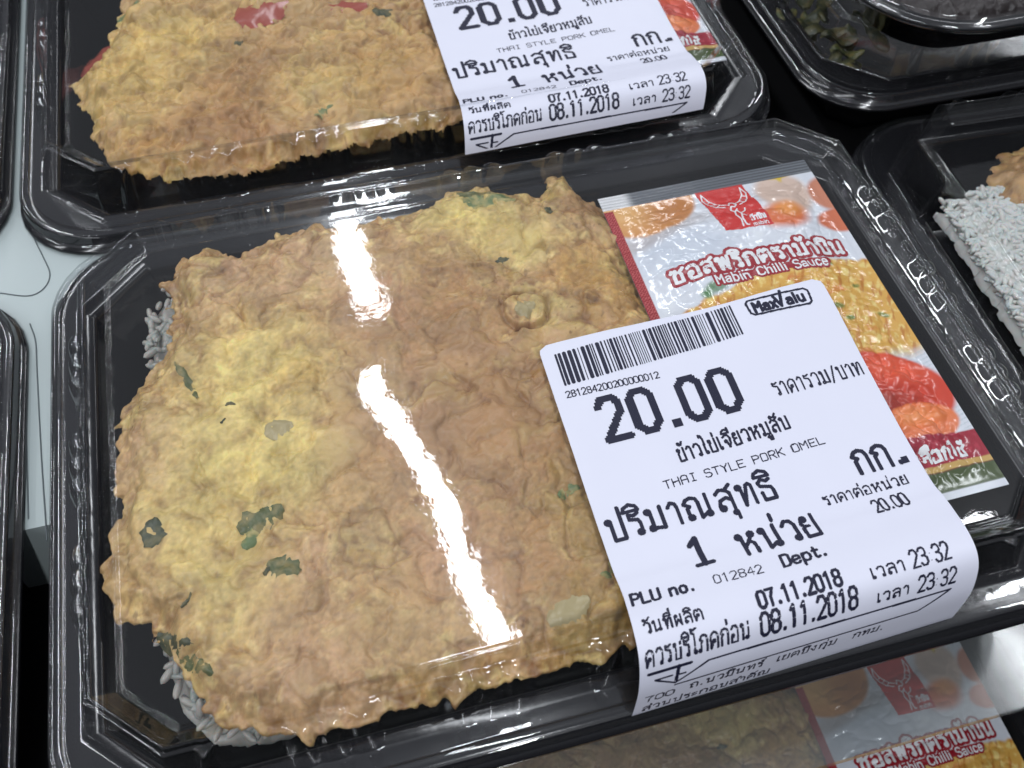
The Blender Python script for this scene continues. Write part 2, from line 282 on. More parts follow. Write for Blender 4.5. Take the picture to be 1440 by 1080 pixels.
# ================================================================== stroke lettering
def circ(cx, cy, r, n=9, a0=0): return [(cx+r*math.cos(a0+2*math.pi*i/n), cy+r*math.sin(a0+2*math.pi*i/n)) for i in range(n+1)]
TL_ = (.12, .86)
G = {   # glyph: (width, strokes); 0 is the base line, 1 the body height
 '0': (.60, [[(.16, 0), (.0, .16), (.0, .84), (.16, 1), (.40, 1), (.56, .84), (.56, .16), (.40, 0), (.16, 0)]]),
 '1': (.60, [[(.10, .82), (.30, 1), (.30, 0)]]),
 '2': (.60, [[(.0, .82), (.14, 1), (.42, 1), (.56, .84), (.56, .64), (.0, .0), (.58, 0)]]),
 '3': (.60, [[(.0, .86), (.14, 1), (.42, 1), (.55, .86), (.55, .66), (.40, .53), (.2, .53)], [(.40, .53), (.56, .38), (.56, .14), (.42, 0), (.14, 0), (.0, .14)]]),
 '4': (.60, [[(.44, 0), (.44, 1), (.0, .34), (.58, .34)]]),
 '7': (.60, [[(.0, 1), (.56, 1), (.30, .55), (.26, 0)]]),
 '8': (.60, [[(.16, .53), (.02, .66), (.02, .86), (.16, 1), (.40, 1), (.54, .86), (.54, .66), (.40, .53), (.16, .53), (.0, .38), (.0, .14), (.16, 0), (.40, 0), (.56, .14), (.56, .38), (.40, .53)]]),
 '.': (.34, [[(.13, .02), (.17, .02)], [(.13, .08), (.17, .08)]]), ':': (.34, [[(.15, .2), (.16, .2)], [(.15, .7), (.16, .7)]]), '/': (.5, [[(0, -.1), (.42, 1.15)]]), ' ': (.45, []),
 'T': (.6, [[(0, 1), (.56, 1)], [(.28, 1), (.28, 0)]]), 'H': (.6, [[(0, 0), (0, 1)], [(.54, 0), (.54, 1)], [(0, .52), (.54, .52)]]),
 'A': (.6, [[(0, 0), (0, .85), (.14, 1), (.42, 1), (.55, .85), (.55, 0)], [(0, .48), (.55, .48)]]), 'I': (.6, [[(.12, 1), (.44, 1)], [(.28, 1), (.28, 0)], [(.12, 0), (.44, 0)]]),
 'S': (.6, [[(.55, .86), (.42, 1), (.14, 1), (.0, .86), (.0, .66), (.14, .53), (.42, .5), (.56, .36), (.56, .14), (.42, 0), (.14, 0), (.0, .14)]]),
 'Y': (.6, [[(0, 1), (.28, .55), (.56, 1)], [(.28, .55), (.28, 0)]]), 'L': (.6, [[(0, 1), (0, 0), (.54, 0)]]), 'E': (.6, [[(.54, 1), (0, 1), (0, 0), (.54, 0)], [(0, .53), (.44, .53)]]),
 'P': (.6, [[(0, 0), (0, 1), (.42, 1), (.56, .86), (.56, .64), (.42, .5), (0, .5)]]), 'O': (.6, [[(.1, 0), (.0, .12), (.0, .88), (.1, 1), (.46, 1), (.56, .88), (.56, .12), (.46, 0), (.1, 0)]]),
 'R': (.6, [[(0, 0), (0, 1), (.42, 1), (.56, .86), (.56, .64), (.42, .5), (0, .5)], [(.25, .5), (.56, 0)]]), 'K': (.6, [[(0, 0), (0, 1)], [(.54, 1), (0, .45)], [(.16, .6), (.56, 0)]]),
 'M': (.7, [[(0, 0), (0, 1), (.3, .5), (.6, 1), (.6, 0)]]), 'U': (.6, [[(0, 1), (0, .12), (.14, 0), (.42, 0), (.55, .12), (.55, 1)]]), 'D': (.6, [[(0, 0), (0, 1), (.38, 1), (.55, .84), (.55, .16), (.38, 0), (0, 0)]]),
 'C': (.65, [[(.58, .82), (.45, 1), (.18, 1), (.0, .8), (.0, .2), (.18, 0), (.45, 0), (.58, .18)]]), 'V': (.6, [[(0, 1), (.24, 0), (.5, 1.35)]]),
 'n': (.58, [[(0, 0), (0, .66)], [(0, .5), (.2, .68), (.38, .66), (.46, .5), (.46, 0)]]), 'o': (.58, [[(.14, 0), (0, .16), (0, .5), (.14, .66), (.34, .66), (.48, .5), (.48, .16), (.34, 0), (.14, 0)]]),
 'e': (.58, [[(0, .34), (.48, .36), (.46, .54), (.34, .66), (.14, .66), (0, .5), (0, .16), (.14, 0), (.34, 0), (.46, .1)]]), 'p': (.58, [[(0, -.3), (0, .66)], [(0, .5), (.16, .66), (.34, .66), (.48, .5), (.48, .16), (.34, 0), (.16, 0), (0, .14)]]),
 't': (.46, [[(.14, .9), (.14, .14), (.26, 0), (.4, .06)], [(0, .64), (.36, .64)]]), 'a': (.56, [[(.04, .56), (.16, .66), (.34, .66), (.44, .54), (.44, 0)], [(.44, .36), (.14, .36), (0, .22), (.04, .06), (.18, 0), (.34, .04), (.44, .16)]]),
 'x': (.5, [[(0, .66), (.42, 0)], [(.42, .66), (0, 0)]]), 'l': (.2, [[(.04, 0), (.04, 1)]]), 'u': (.56, [[(0, .66), (0, .14), (.12, 0), (.3, 0), (.45, .16)], [(.45, .66), (.45, 0)]]),
 'b': (.58, [[(0, 0), (0, 1)], [(0, .5), (.16, .66), (.34, .66), (.48, .5), (.48, .16), (.34, 0), (.16, 0), (0, .14)]]), 'i': (.2, [[(.04, 0), (.04, .66)], [(.04, .9), (.04, .93)]]),
 'h': (.58, [[(0, 0), (0, 1)], [(0, .5), (.2, .68), (.38, .66), (.46, .5), (.46, 0)]]), 'c': (.52, [[(.44, .54), (.32, .66), (.14, .66), (0, .5), (0, .16), (.14, 0), (.32, 0), (.44, .12)]]),
 'm': (.86, [[(0, 0), (0, .66)], [(0, .5), (.18, .68), (.32, .62), (.36, .5), (.36, 0)], [(.36, .5), (.54, .68), (.68, .62), (.72, .5), (.72, 0)]]),
 'ก': (.72, [[(.10, 0), (.10, .55), (.22, .66), (.02, .76), (.16, .94), (.36, 1), (.56, .93), (.64, .74), (.64, 0)]]),
 'ข': (.66, [circ(.12, .87, .09), [(.21, .87), (.18, .70), (.08, .60), (.10, .45), (.10, 0), (.56, 0), (.56, 1)]]),
 'ค': (.74, [circ(.33, .46, .09), [(.25, .38), (.10, 0), (.03, .6), (.12, .86), (.36, 1), (.58, .9), (.66, .68), (.66, 0)]]),
 'จ': (.70, [circ(.22, .50, .09), [(.30, .44), (.40, 0), (.58, .36), (.60, .72), (.46, .95), (.26, 1), (.04, .86)]]),
 'ช': (.74, [circ(.12, .87, .09), [(.21, .87), (.18, .70), (.08, .60), (.10, .4), (.10, 0), (.54, 0), (.54, .62), (.46, .74), (.74, 1.02)]]),
 'ซ': (.78, [[(.02, .80), (.10, .97), (.20, .84), (.30, .97), (.34, .8), (.18, .6), (.14, .4), (.14, 0), (.56, 0), (.56, .62), (.48, .74), (.76, 1.02)]]),
 'ณ': (1.16, [circ(.18, .10, .09), [(.14, .18), (.12, .52), (.24, .62), (.02, .76), (.16, .94), (.34, 1), (.54, .92), (.60, .72), (.60, 0), (.84, .16)], circ(.92, .10, .09), [(.96, .18), (.96, 1)]]),
 'ต': (.76, [circ(.33, .46, .09), [(.25, .38), (.10, 0), (.03, .6), (.12, .95), (.24, 1), (.36, .86), (.48, 1), (.62, .92), (.68, .68), (.68, 0)]]),
 'ถ': (.74, [circ(.19, .10, .09), [(.12, .18), (.12, .52), (.24, .62), (.02, .76), (.16, .94), (.36, 1), (.56, .93), (.64, .74), (.64, 0)]]),
 'ท': (.74, [circ(.11, .87, .09), [(.19, .84), (.20, 0), (.44, .9), (.56, .97), (.64, .86), (.64, 0)]]),
 'ธ': (.62, [[(.54, .96), (.40, .88), (.22, 1), (.04, .84), (.10, .68), (.50, .56), (.54, .42), (.54, 0), (.10, 0), (.08, .36)]]),
 'น': (.80, [circ(.11, .87, .09), [(.20, .86), (.20, 0), (.50, .18)], circ(.58, .10, .09), [(.64, .18), (.64, 1)]]),
 'บ': (.70, [circ(.10, .87, .09), [(.18, .84), (.18, 0), (.60, 0), (.60, 1)]]), 'ป': (.70, [circ(.10, .87, .09), [(.18, .84), (.18, 0), (.60, 0), (.60, 1.45)]]),
 'ผ': (.72, [circ(.20, .87, .09), [(.12, .84), (.10, 0), (.36, .56), (.62, 0), (.62, 1)]]), 'พ': (.80, [circ(.10, .87, .09), [(.18, .84), (.22, 0), (.42, .9), (.62, 0), (.70, 1)]]),
 'ภ': (.76, [circ(.08, .10, .09), [(.17, .10), (.17, .55), (.26, .64), (.06, .76), (.20, .94), (.40, 1), (.60, .93), (.68, .74), (.68, 0)]]),
 'ม': (.74, [circ(.11, .87, .09), [(.20, .86), (.20, .18)], circ(.13, .10, .09), [(.22, .10), (.62, .02), (.62, 1)]]),
 'ย': (.68, [circ(.20, .87, .09), [(.11, .86), (.05, .66), (.14, .54), (.30, .52)], [(.14, .54), (.05, .4), (.08, 0), (.58, 0), (.58, 1)]]),
 'ร': (.54, [[(.44, 1), (.26, .90), (.06, .98), (.06, .76), (.38, .68), (.44, .5), (.44, .18)], circ(.36, .10, .09)]),
 'ล': (.70, [[(.04, .84), (.22, 1), (.48, .95), (.60, .76), (.60, 0)], [(.60, .42), (.40, .58), (.14, .5), (.06, .2)], circ(.16, .12, .09)]),
 'ว': (.58, [[(.02, .82), (.16, 1), (.38, .97), (.50, .78), (.50, .18)], circ(.42, .10, .09)]),
 'ส': (.72, [[(.04, .84), (.22, 1), (.44, .95), (.60, .76), (.60, 0)], [(.42, .92), (.70, 1.16)], [(.60, .42), (.40, .58), (.14, .5), (.06, .2)], circ(.16, .12, .09)]),
 'ห': (.80, [circ(.11, .87, .09), [(.20, .86), (.20, 0)], [(.20, .30), (.52, .68), (.60, .80)], circ(.62, .88, .09), [(.46, .60), (.62, .46), (.64, 0)]]),
 'อ': (.68, [[(.04, .84), (.22, 1), (.46, .97), (.58, .78), (.58, 0), (.08, 0), (.06, .34)], circ(.15, .42, .09)]),
 'ง': (.62, [circ(.34, .88, .09), [(.42, .86), (.42, 0), (.28, .1), (.02, .55)]]), 'ุ_': (.1, []),
 'ญ': (1.12, [circ(.18, .10, .09), [(.14, .18), (.12, .52), (.24, .62), (.02, .76), (.2, .97), (.42, .97), (.54, .76), (.54, 0), (.92, 0), (.92, 1)], [(.54, -.3), (.9, -.3)]]),
 'า': (.46, [[(.02, .82), (.16, 1), (.32, .92), (.36, .74), (.36, 0)]]), 'ะ': (.46, [circ(.10, .72, .08), [(.18, .68), (.38, .86)], circ(.10, .24, .08), [(.18, .2), (.38, .38)]]),
 'เ': (.32, [[(.08, 1), (.08, .16)], circ(.16, .10, .09)]), 'แ': (.6, [[(.08, 1), (.08, .16)], circ(.16, .10, .09), [(.38, 1), (.38, .16)], circ(.46, .10, .09)]),
 'โ': (.44, [[(.46, 1.5), (.24, 1.42), (.02, 1.5), (.04, 1.28), (.24, 1.18), (.22, .16)], circ(.30, .10, .09)]), 'ไ': (.42, [[(.0, 1.40), (.02, 1.56), (.16, 1.5), (.24, 1.2), (.20, .16)], circ(.28, .10, .09)]),
 'ใ': (.42, [circ(.12, 1.3, .09), [(.04, 1.4), (.16, 1.55), (.26, 1.3), (.22, .16)], circ(.30, .10, .09)]),
 'ำ': (.46, [[(.02, .82), (.16, 1), (.32, .92), (.36, .74), (.36, 0)], circ(-.12, 1.25, .09)]),
}
DOME = [(-.66, 1.14), (-.60, 1.32), (-.36, 1.44), (-.12, 1.32), (-.06, 1.14), (-.66, 1.14)]
UP = {'ิ': [DOME], 'ี': [DOME, [(-.08, 1.14), (-.08, 1.52)]], 'ื': [DOME, [(-.08, 1.14), (-.08, 1.52)], [(-.2, 1.3), (-.2, 1.52)]], 'ึ': [DOME, circ(-.12, 1.28, .07)], 'ั': [circ(-.52, 1.24, .08), [(-.44, 1.20), (-.26, 1.18), (-.04, 1.46)]]}
TONE = {'่': [[(-.12, 1.20), (-.12, 1.46)]], '้': [circ(-.36, 1.36, .07), [(-.30, 1.24), (-.16, 1.24), (-.04, 1.48)]], '์': [circ(-.20, 1.24, .08), [(-.14, 1.32), (.02, 1.52)]], '๊': [[(-.4, 1.2), (-.1, 1.4)]]}
DN = {'ุ': [circ(-.16, -.18, .07), [(-.09, -.18), (-.09, -.46)]], 'ู': [circ(-.34, -.18, .07), [(-.27, -.20), (-.27, -.42), (-.08, -.42), (-.08, -.14)]]}
def layout(s, loops=True):
    x = 0; out = []; prev_up = False
    for i, ch in enumerate(s):
        if ch in UP or ch in DN or ch in TONE:
            src = UP.get(ch) or DN.get(ch) or TONE.get(ch); dy = .36 if (ch in TONE and prev_up) else 0
            if ch in TONE and i+1 < len(s) and s[i+1] == 'ำ': dy = .3
            for st in src: out.append([(a+x-.14, b+dy) for a, b in st])
            prev_up = prev_up or ch in UP
            continue
        prev_up = False
        wd, st = G[ch]
        for q in st:
            if not loops and len(q) == 10: continue
            out.append([(a+x, b) for a, b in q])
        x += wd+.16
    return out, x-.16
class Print:
    """a sheet of dots, like the print head's: strokes are rasterised in the label's own u, v and laid on its surface"""
    def __init__(s, u0, u1, v0, v1, dot): s.u0, s.v0, s.dot = u0, v0, dot; s.nx = int((u1-u0)/dot); s.ny = int((v1-v0)/dot); s.m = np.zeros((s.ny, s.nx), bool)
    def seg(s, P, t):
        for (ax, ay), (bx, by) in zip(P[:-1], P[1:]):
            j0 = max(0, int((min(ax, bx)-t-s.u0)/s.dot)-1); j1 = min(s.nx, int((max(ax, bx)+t-s.u0)/s.dot)+2)
            i0 = max(0, int((min(ay, by)-t-s.v0)/s.dot)-1); i1 = min(s.ny, int((max(ay, by)+t-s.v0)/s.dot)+2)
            if j1 <= j0 or i1 <= i0: continue
            X = s.u0+(np.arange(j0, j1)+.5)*s.dot; Y = s.v0+(np.arange(i0, i1)+.5)*s.dot; X, Y = np.meshgrid(X, Y)
            dx, dy = bx-ax, by-ay; L = dx*dx+dy*dy+1e-9; k = np.clip(((X-ax)*dx+(Y-ay)*dy)/L, 0, 1)
            s.m[i0:i1, j0:j1] |= (X-ax-k*dx)**2+(Y-ay-k*dy)**2 <= t*t
    def text(s, st, u0, u1, v, h, t, slant=0.0, v1=None, loops=True):
        P, W = layout(st, loops); k = (u1-u0)/W; v1 = v if v1 is None else v1
        t *= 1.13
        for q in P: s.seg([(u0+a*k+slant*b*h, v+(v1-v)*a/W-b*h) for a, b in q], t)
    def rect(s, a, b, c, d):
        s.m[max(0, int((b-s.v0)/s.dot)):int((d-s.v0)/s.dot), max(0, int((a-s.u0)/s.dot)):int((c-s.u0)/s.dot)] = True
    def poly(s, P):
        X = s.u0+(np.arange(s.nx)+.5)*s.dot; Y = s.v0+(np.arange(s.ny)+.5)*s.dot; X, Y = np.meshgrid(X, Y); ins = np.zeros(X.shape, bool)
        for (ax, ay), (bx, by) in zip(P, P[1:]+P[:1]):
            if ay == by: continue
            c = ((ay > Y) != (by > Y)) & (X < (bx-ax)*(Y-ay)/(by-ay)+ax); ins ^= c
        s.m |= ins
    def build(s, name, surf, material, parent, maxrun=1.6, vmax=None):
        if vmax is not None: s.m[int((vmax-s.v0)/s.dot):] = False
        V = []; F = []; mr = max(1, int(maxrun/s.dot)); used = np.zeros_like(s.m)
        # greedy: horizontal runs, stretched down while identical
        for i in range(s.ny):
            row = s.m[i] & ~used[i]
            if not row.any(): continue
            d = np.diff(np.concatenate([[0], row.astype(int), [0]])); a = np.where(d == 1)[0]; b = np.where(d == -1)[0]
            for j0, j1 in zip(a, b):
                while j0 < j1:
                    je = min(j0+mr, j1); k = i+1
                    while k < s.ny and k-i < mr and s.m[k, j0:je].all() and not used[k, j0:je].any(): k += 1
                    used[i:k, j0:je] = True
                    u0, u1, v0, v1 = s.u0+j0*s.dot, s.u0+je*s.dot, s.v0+i*s.dot, s.v0+k*s.dot
                    n = len(V); V += [(u0, v0), (u1, v0), (u1, v1), (u0, v1)]; F.append((n, n+3, n+2, n+1)); j0 = je
        V = np.array(V); P = surf(V[:, 0], V[:, 1]); return mesh_np(name, P, F, material, parent, smooth=False)

# ================================================================== price label
def catmull(P, n=20):
    P = [np.array(p, float) for p in P]; P = [2*P[0]-P[1]]+P+[2*P[-1]-P[-2]]; o = []
    for i in range(1, len(P)-2):
        a, b, c, d = P[i-1:i+3]
        for k in range(n):
            t = k/n; o.append(.5*(2*b+(c-a)*t+(2*a-5*b+4*c-d)*t*t+(3*b-a-3*c+d)*t**3))
    o.append(P[-2]); return np.array(o)
PROF = catmull([(0, 0), (-48, .2), (-58, 1.6), (-66, 3.9), (-71.5, 3.6), (-75.3, -.8), (-77, -7), (-77.8, -14), (-78, -21)])
PLEN = np.r_[0, np.cumsum(np.linalg.norm(np.diff(PROF, axis=0), axis=1))]
LW, LH = 67.3, 87.0
def label_surf(off, dx=0, dy=0):
    def f(u, v):
        u = np.asarray(u, float); v = np.asarray(v, float)
        yy = np.interp(v, PLEN, PROF[:, 0]); zz = np.interp(v, PLEN, PROF[:, 1]); a = u/67.3
        x = 89+u*.998+(-1.4-.6*a)*(v/80)-.10*np.maximum(v-60, 0)-.10*np.maximum(v-74, 0)*a; y = 62+2.0*a+yy+.35*np.sin(u/9)*np.exp(-v/6)
        wav = .16*PB(u/13, v/17)+.07*PB(u/5+7, v/6)+.05*PB(u/22+3, v/3.5)
        z = zz+.32+lid_z(x+dx*0, np.clip(y, 0, 111))*np.clip((60-v)/20, .0, 1)+wav*np.clip((92-v)/40, .3, 1)
        return np.c_[x+dx, y+dy, z+off]
    return f
def build_label(parent, dx=0, dy=0, LH=LH):
    f = label_surf(0, dx, dy); nu, nv = 60, 90; r = 1.9
    U, Vv = np.meshgrid(np.linspace(0, LW, nu), np.linspace(0, LH, nv))
    # rounded corners at the top
    ins = np.where(Vv < r, r-np.sqrt(np.maximum(0, r*r-(r-Vv)**2)), 0)
    U = np.clip(U, ins, LW-ins)
    P = f(U.ravel(), Vv.ravel()); o = mesh_np('price_label', P, gridfaces(nu, nv)[:, ::-1], M_PAPER, parent)
    p = Print(-1, 68, 0, 87, .10); rr = random.Random(5)
    # bar code
    b = []; x = 2.9
    while x < 44.4:
        wd = rr.choice((1, 1, 1, 2, 2, 3, 4)); gp = rr.choice((1, 1, 1, 2, 2, 1)); b.append((x, min(44.6, x+wd*.235))); x += (wd+gp)*.235+.02
    for a, c in b:
        k = (a-2.9)/42; p.seg([((a+c)/2, 2.9-2.0*k+.0+(c-a)/2), ((a+c)/2, 11.4-1.9*k-(c-a)/2)], max(.1, (c-a)/2))
    bar = p.build('barcode', label_surf(.05, dx, dy), M_INK, o)
    p = Print(-1, 68, 0, 87, .12)
    p.text('281284200200000012', 2.6, 23.2, 14.4, 1.6, .11, v1=14.9)
    # wordmark in its frame
    p.seg([(48.6, 1.2), (62.2, 1.8), (63.0, 2.6), (62.7, 5.6), (62.0, 6.2), (49.0, 5.5), (48.2, 4.8), (48.0, 1.9), (48.6, 1.2)], .26)
    p.text('Max', 49.4, 54.7, 4.9, 2.7, .34, v1=5.0); p.text('V', 54.6, 57.0, 5.0, 3.0, .34); p.text('alu', 57.2, 61.6, 5.1, 2.7, .32)
    p.text('ราคารวม/บาท', 45.4, 66.0, 26.4, 3.2, .17)
    p.text('ข้าวไข่เจียวหมูสับ', 20.4, 45.3, 35.5, 2.9, .22, v1=34.3)
    p.text('THAI STYLE PORK OMEL', 15.4, 50.6, 40.5, 1.75, .11, v1=39.7)
    p.text('ปริมาณสุทธิ', 1.6, 36.4, 48.3, 4.6, .35)
    p.seg([(15.6, 53.3), (17.0, 52.1), (17.0, 58.0)], .55); p.seg([(15.4, 58.0), (18.6, 58.0)], .42)
    p.text('หน่วย', 24.6, 41.0, 58.6, 4.9, .36)
    p.text('012842', 17.1, 26.6, 63.0, 1.9, .10, v1=63.5)
    p.text('Dept.', 30.7, 39.6, 63.6, 2.7, .26); p.text('PLU no.', 1.2, 13.2, 62.6, 2.4, .25, v1=63)
    p.text('07.11.2018', 23.6, 40.0, 70.2, 3.1, .27); p.text('เวลา', 45.8, 52.6, 70.8, 1.9, .17); p.text('23', 54.2, 57.4, 71, 3.3, .19); p.text(':', 57.9, 58.2, 71, 2.6, .08); p.text('32', 58.9, 62.0, 71.1, 3.3, .19)
    p.text('กก.', 54.2, 64.6, 48.2, 5.1, .40); p.rect(64.0, 47.0, 65.4, 48.5)
    p.text('ราคาต่อหน่วย', 44.5, 62.9, 52.8, 1.9, .15); p.text('20.00', 53.2, 60.4, 57.5, 3.1, .18)
    p.text('วันที่ผลิต', 2.0, 13.0, 68.8, 2.0, .17, v1=69.1); p.text('ควรบริโภคก่อน', 1.2, 21.0, 74.6, 2.9, .19)
    p.text('08.11.2018', 23.2, 42.3, 75.0, 3.9, .27); p.text('เวลา', 46.2, 52.8, 75.2, 1.6, .16); p.text('23', 54.8, 58.0, 75.6, 2.9, .18); p.text(':', 58.4, 58.7, 75.6, 2.2, .08); p.text('32', 59.5, 62.6, 75.7, 2.9, .18)
    p.seg([(1.6, 76.0), (9.8, 76.0)], .26); p.seg([(7.4, 76.0), (7.1, 79.4)], .36); p.seg([(7.4, 77.8), (8.8, 77.8)], .2)
    p.seg([(6.2, 77.6), (3.0, 77.6), (7.1, 79.6), (13.2, 76.6), (62.0, 77.0), (56.2, 80.2), (7.1, 80.2)], .2)
    p.text('700', 1.8, 7.4, 83.2, 1.6, .15); p.text('ถ.นวมินทร์', 10.4, 25.0, 82.9, 1.5, .15); p.text('เขตบึงกุ่ม', 27.8, 40.0, 82.9, 1.5, .14); p.text('กทม.', 43.4, 50, 82.9, 1.5, .14)
    p.text('ส่วนประกอบสำคัญ', 1.8, 27.6, 86.3, 1.4, .15)
    p.build('printed_text', label_surf(.055, dx, dy), M_INK, o, vmax=LH-.4)
    p = Print(0, 60, 10, 32, .40)      # the large price, coarse dots
    def big(s, u0, v0, k):
        for ch, x in zip(s, (8.0, 15.0, 0, 26.0, 33.0)): 
            for q in G[ch][1]:
                if ch == '.': continue
                p.seg([(x+a*8.0, v0-b*10.0) for a, b in q], .86)
    big('20.00', 8.0, 26.7, 1); p.rect(22.0, 25.6, 24.3, 27.6)
    p.build('large_price', label_surf(.06, dx, dy), M_INK, o)
    return o
build_label(box)

# ================================================================== omelettes
def inside_sdf(X, Y, P):
    d = np.full(X.shape, 1e9); ins = np.zeros(X.shape, bool)
    for (ax, ay), (bx, by) in zip(P, P[1:]+P[:1]):
        dx, dy = bx-ax, by-ay; L = dx*dx+dy*dy+1e-9; k = np.clip(((X-ax)*dx+(Y-ay)*dy)/L, 0, 1)
        d = np.minimum(d, (X-ax-k*dx)**2+(Y-ay-k*dy)**2)
        if ay != by: ins ^= ((ay > Y) != (by > Y)) & (X < (bx-ax)*(Y-ay)/(by-ay)+ax)
    return np.sqrt(d)*np.where(ins, 1, -1)
TAN = hexc(188, 154, 104); BRN = hexc(166, 124, 80); YEL = hexc(218, 196, 122); PNK = hexc(190, 153, 118); DRK = hexc(112, 70, 42); GLD = hexc(196, 150, 74); OLV = hexc(160, 132, 62)
def make_omelette(name, poly, step, seed, blobs, creases, drop=None, top=-2.6, rings=(), lumpy=1.0, softf=None):
    P = Perlin(seed); Q = Perlin(seed+50); pa = np.array(poly); x0, y0 = pa.min(0)-3; x1, y1 = pa.max(0)+3
    xs = np.arange(x0, x1, step); ys = np.arange(y0, y1, step); X, Y = np.meshgrid(xs, ys)
    wx = 2.2*P.fbm(X, Y, 9, 3); wy = 2.2*Q.fbm(X, Y, 9, 3)
    sd = inside_sdf(X, Y, [tuple(p) for p in poly])+1.2*P.fbm(X+50, Y, 6, 4)+3.4*(np.abs(P.fbm(X+20+wx*.5, Y+wy*.5, 6.5, 2))-.12)+.4*Q.fbm(X, Y, 1.6, 2)
    A = P.fbm(X+wx, Y+wy, 17, 3); B = np.abs(Q.fbm(X+wx*1.5, Y+wy*1.5, 8, 3)); Cn = np.abs(P.fbm(X+wx, Y+wy+31, 3.4, 3)); Dn = Q.fbm(X+7, Y, 1.3, 3)
    soft = sstep(-.2, .2, P.fbm(X+90, Y+90, 22, 2)+(softf(X, Y) if softf else 0))      # smooth membrane here, porous crumb there
    E1 = np.abs(P.fbm(X+wx*2.6+60, Y+wy*2.6, 15, 2)); h = 2.5*A+2.6*(np.sqrt(E1)-.4)+1.55*(np.sqrt(B)-.38)*lumpy+.42*(np.sqrt(Cn)-.36)*(.1+.9*soft)*lumpy+.13*Dn*(.1+.9*soft)
    dark = np.zeros(X.shape); n0f = P.fbm(X+13, Y+5, 1.8, 2)
    fade = sstep(-.25, .25, Q.fbm(X+77, Y+31, 5, 2))
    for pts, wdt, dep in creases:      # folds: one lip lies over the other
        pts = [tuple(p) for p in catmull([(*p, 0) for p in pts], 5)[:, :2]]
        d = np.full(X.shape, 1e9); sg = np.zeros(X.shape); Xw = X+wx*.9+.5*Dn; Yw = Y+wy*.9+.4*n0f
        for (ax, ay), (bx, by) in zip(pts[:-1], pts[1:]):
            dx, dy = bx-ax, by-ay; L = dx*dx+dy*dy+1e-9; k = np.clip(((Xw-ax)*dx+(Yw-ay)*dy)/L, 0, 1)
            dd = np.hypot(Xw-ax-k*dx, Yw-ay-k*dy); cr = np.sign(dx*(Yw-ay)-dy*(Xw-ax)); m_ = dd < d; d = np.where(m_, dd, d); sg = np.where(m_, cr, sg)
        up = sg > 0; h += fade*dep*np.where(up, .75*np.exp(-(d/3.2)), -.45*np.exp(-(d/1.6))); dark += fade*np.where(up, .5*np.exp(-(d/.35)**2), .75*np.exp(-(d/.8)))  # dark: painted shade along the fold, wider on the lower side
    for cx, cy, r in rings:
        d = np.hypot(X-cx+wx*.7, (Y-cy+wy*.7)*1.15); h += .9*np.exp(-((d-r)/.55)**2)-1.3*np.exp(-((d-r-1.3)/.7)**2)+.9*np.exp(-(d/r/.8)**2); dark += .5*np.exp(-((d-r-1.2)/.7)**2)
    ed = sstep(0, 5.5, sd)
    z = top+h*.9*(.35+.65*ed)-(1-sstep(0, 9, sd))**2*4.6
    if drop is not None: z = z-drop(X, Y)
    q = (z+1.5)/.9; z = -1.5-.9*(np.log1p(np.exp(-np.clip(q, -20, 20)))-.1)+0*q      # pressed flat under the lid
    z = np.minimum(z, -.6)
    z = np.where(sd < 0, z+sd*1.6, z)
    # colour of the crust, with shade painted into folds and valleys
    n1 = P.fbm(X+wx*2, Y+wy*2+200, 14, 4); n2 = Q.fbm(X+300+wx, Y+wy, 5, 4); n3 = P.fbm(X, Y+400, 1.5, 3)
    c = TAN[None, None]*np.ones(X.shape+(1,))
    def mixin(c, col, k): k = np.clip(k, 0, 1)[..., None]; return c*(1-k)+col*k
    c = mixin(c, YEL, sstep(.02, .4, n1)*.6); c = mixin(c, BRN, sstep(.02, .4, -n1)*.6); c = mixin(c, PNK, sstep(.02, .35, n2)*.5); c = mixin(c, hexc(150, 104, 66), sstep(.12, .45, -n2)*.55)
    c = mixin(c, hexc(240, 214, 146), sstep(.08, .4, P.fbm(X+610+wx, Y+wy, 4.2, 4))*.6*soft)
    c = mixin(c, GLD, sstep(.16, .42, Q.fbm(X+500, Y+wy, 7, 3))*.35); c = mixin(c, OLV, sstep(.2, .5, P.fbm(X+700, Y, 6, 3))*.45)
    c = mixin(c, hexc(132, 84, 52), (1-sstep(0, .13, B))**1.5*.5*(1-.4*soft)); c = mixin(c, hexc(122, 78, 50), (1-sstep(0, .11, E1))**1.6*.65*sstep(-.1, .25, n1+.2)); c = mixin(c, hexc(160, 112, 66), (1-sstep(0, .06, Cn))*.3*soft)
    c = mixin(c, hexc(212, 170, 128), sstep(.16, .34, E1)*.35*(1-soft))
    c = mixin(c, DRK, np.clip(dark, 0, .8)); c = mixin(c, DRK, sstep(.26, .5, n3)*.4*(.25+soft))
    c = mixin(c, DRK*.7, sstep(.44, .56, P.fbm(X+900, Y, 2.2, 2))*.6)
    for cx, cy, r, col, s in blobs:
        d = np.hypot(X-cx+wx*2.2, Y-cy+wy*2.2)/r; c = mixin(c, col, s*.95*np.exp(-d**2*1.1)*(.85+.9*n2))
    c = c*(1+.16*np.tanh(3*P.fbm(X+wx*2+820, Y+wy*2, 10, 3)))[..., None]
    c = c*(1.04+(.10+.22*soft)*n3+.16*n2+.16*soft*Q.fbm(X+40, Y+900, .9, 2))[..., None]
    keep = sd > -.75; ny, nx = X.shape
    F = gridfaces(nx, ny); kf = keep.ravel(); F = F[kf[F].all(1)]
    ids = np.unique(F); rm = np.full(nx*ny, -1); rm[ids] = np.arange(len(ids))
    gy_, gx_ = np.gradient(sd, step); gl_ = np.hypot(gx_, gy_)+.3; mv = np.clip(-sd-.15, 0, 1.2)/gl_; X2 = X+gx_*mv; Y2 = Y+gy_*mv
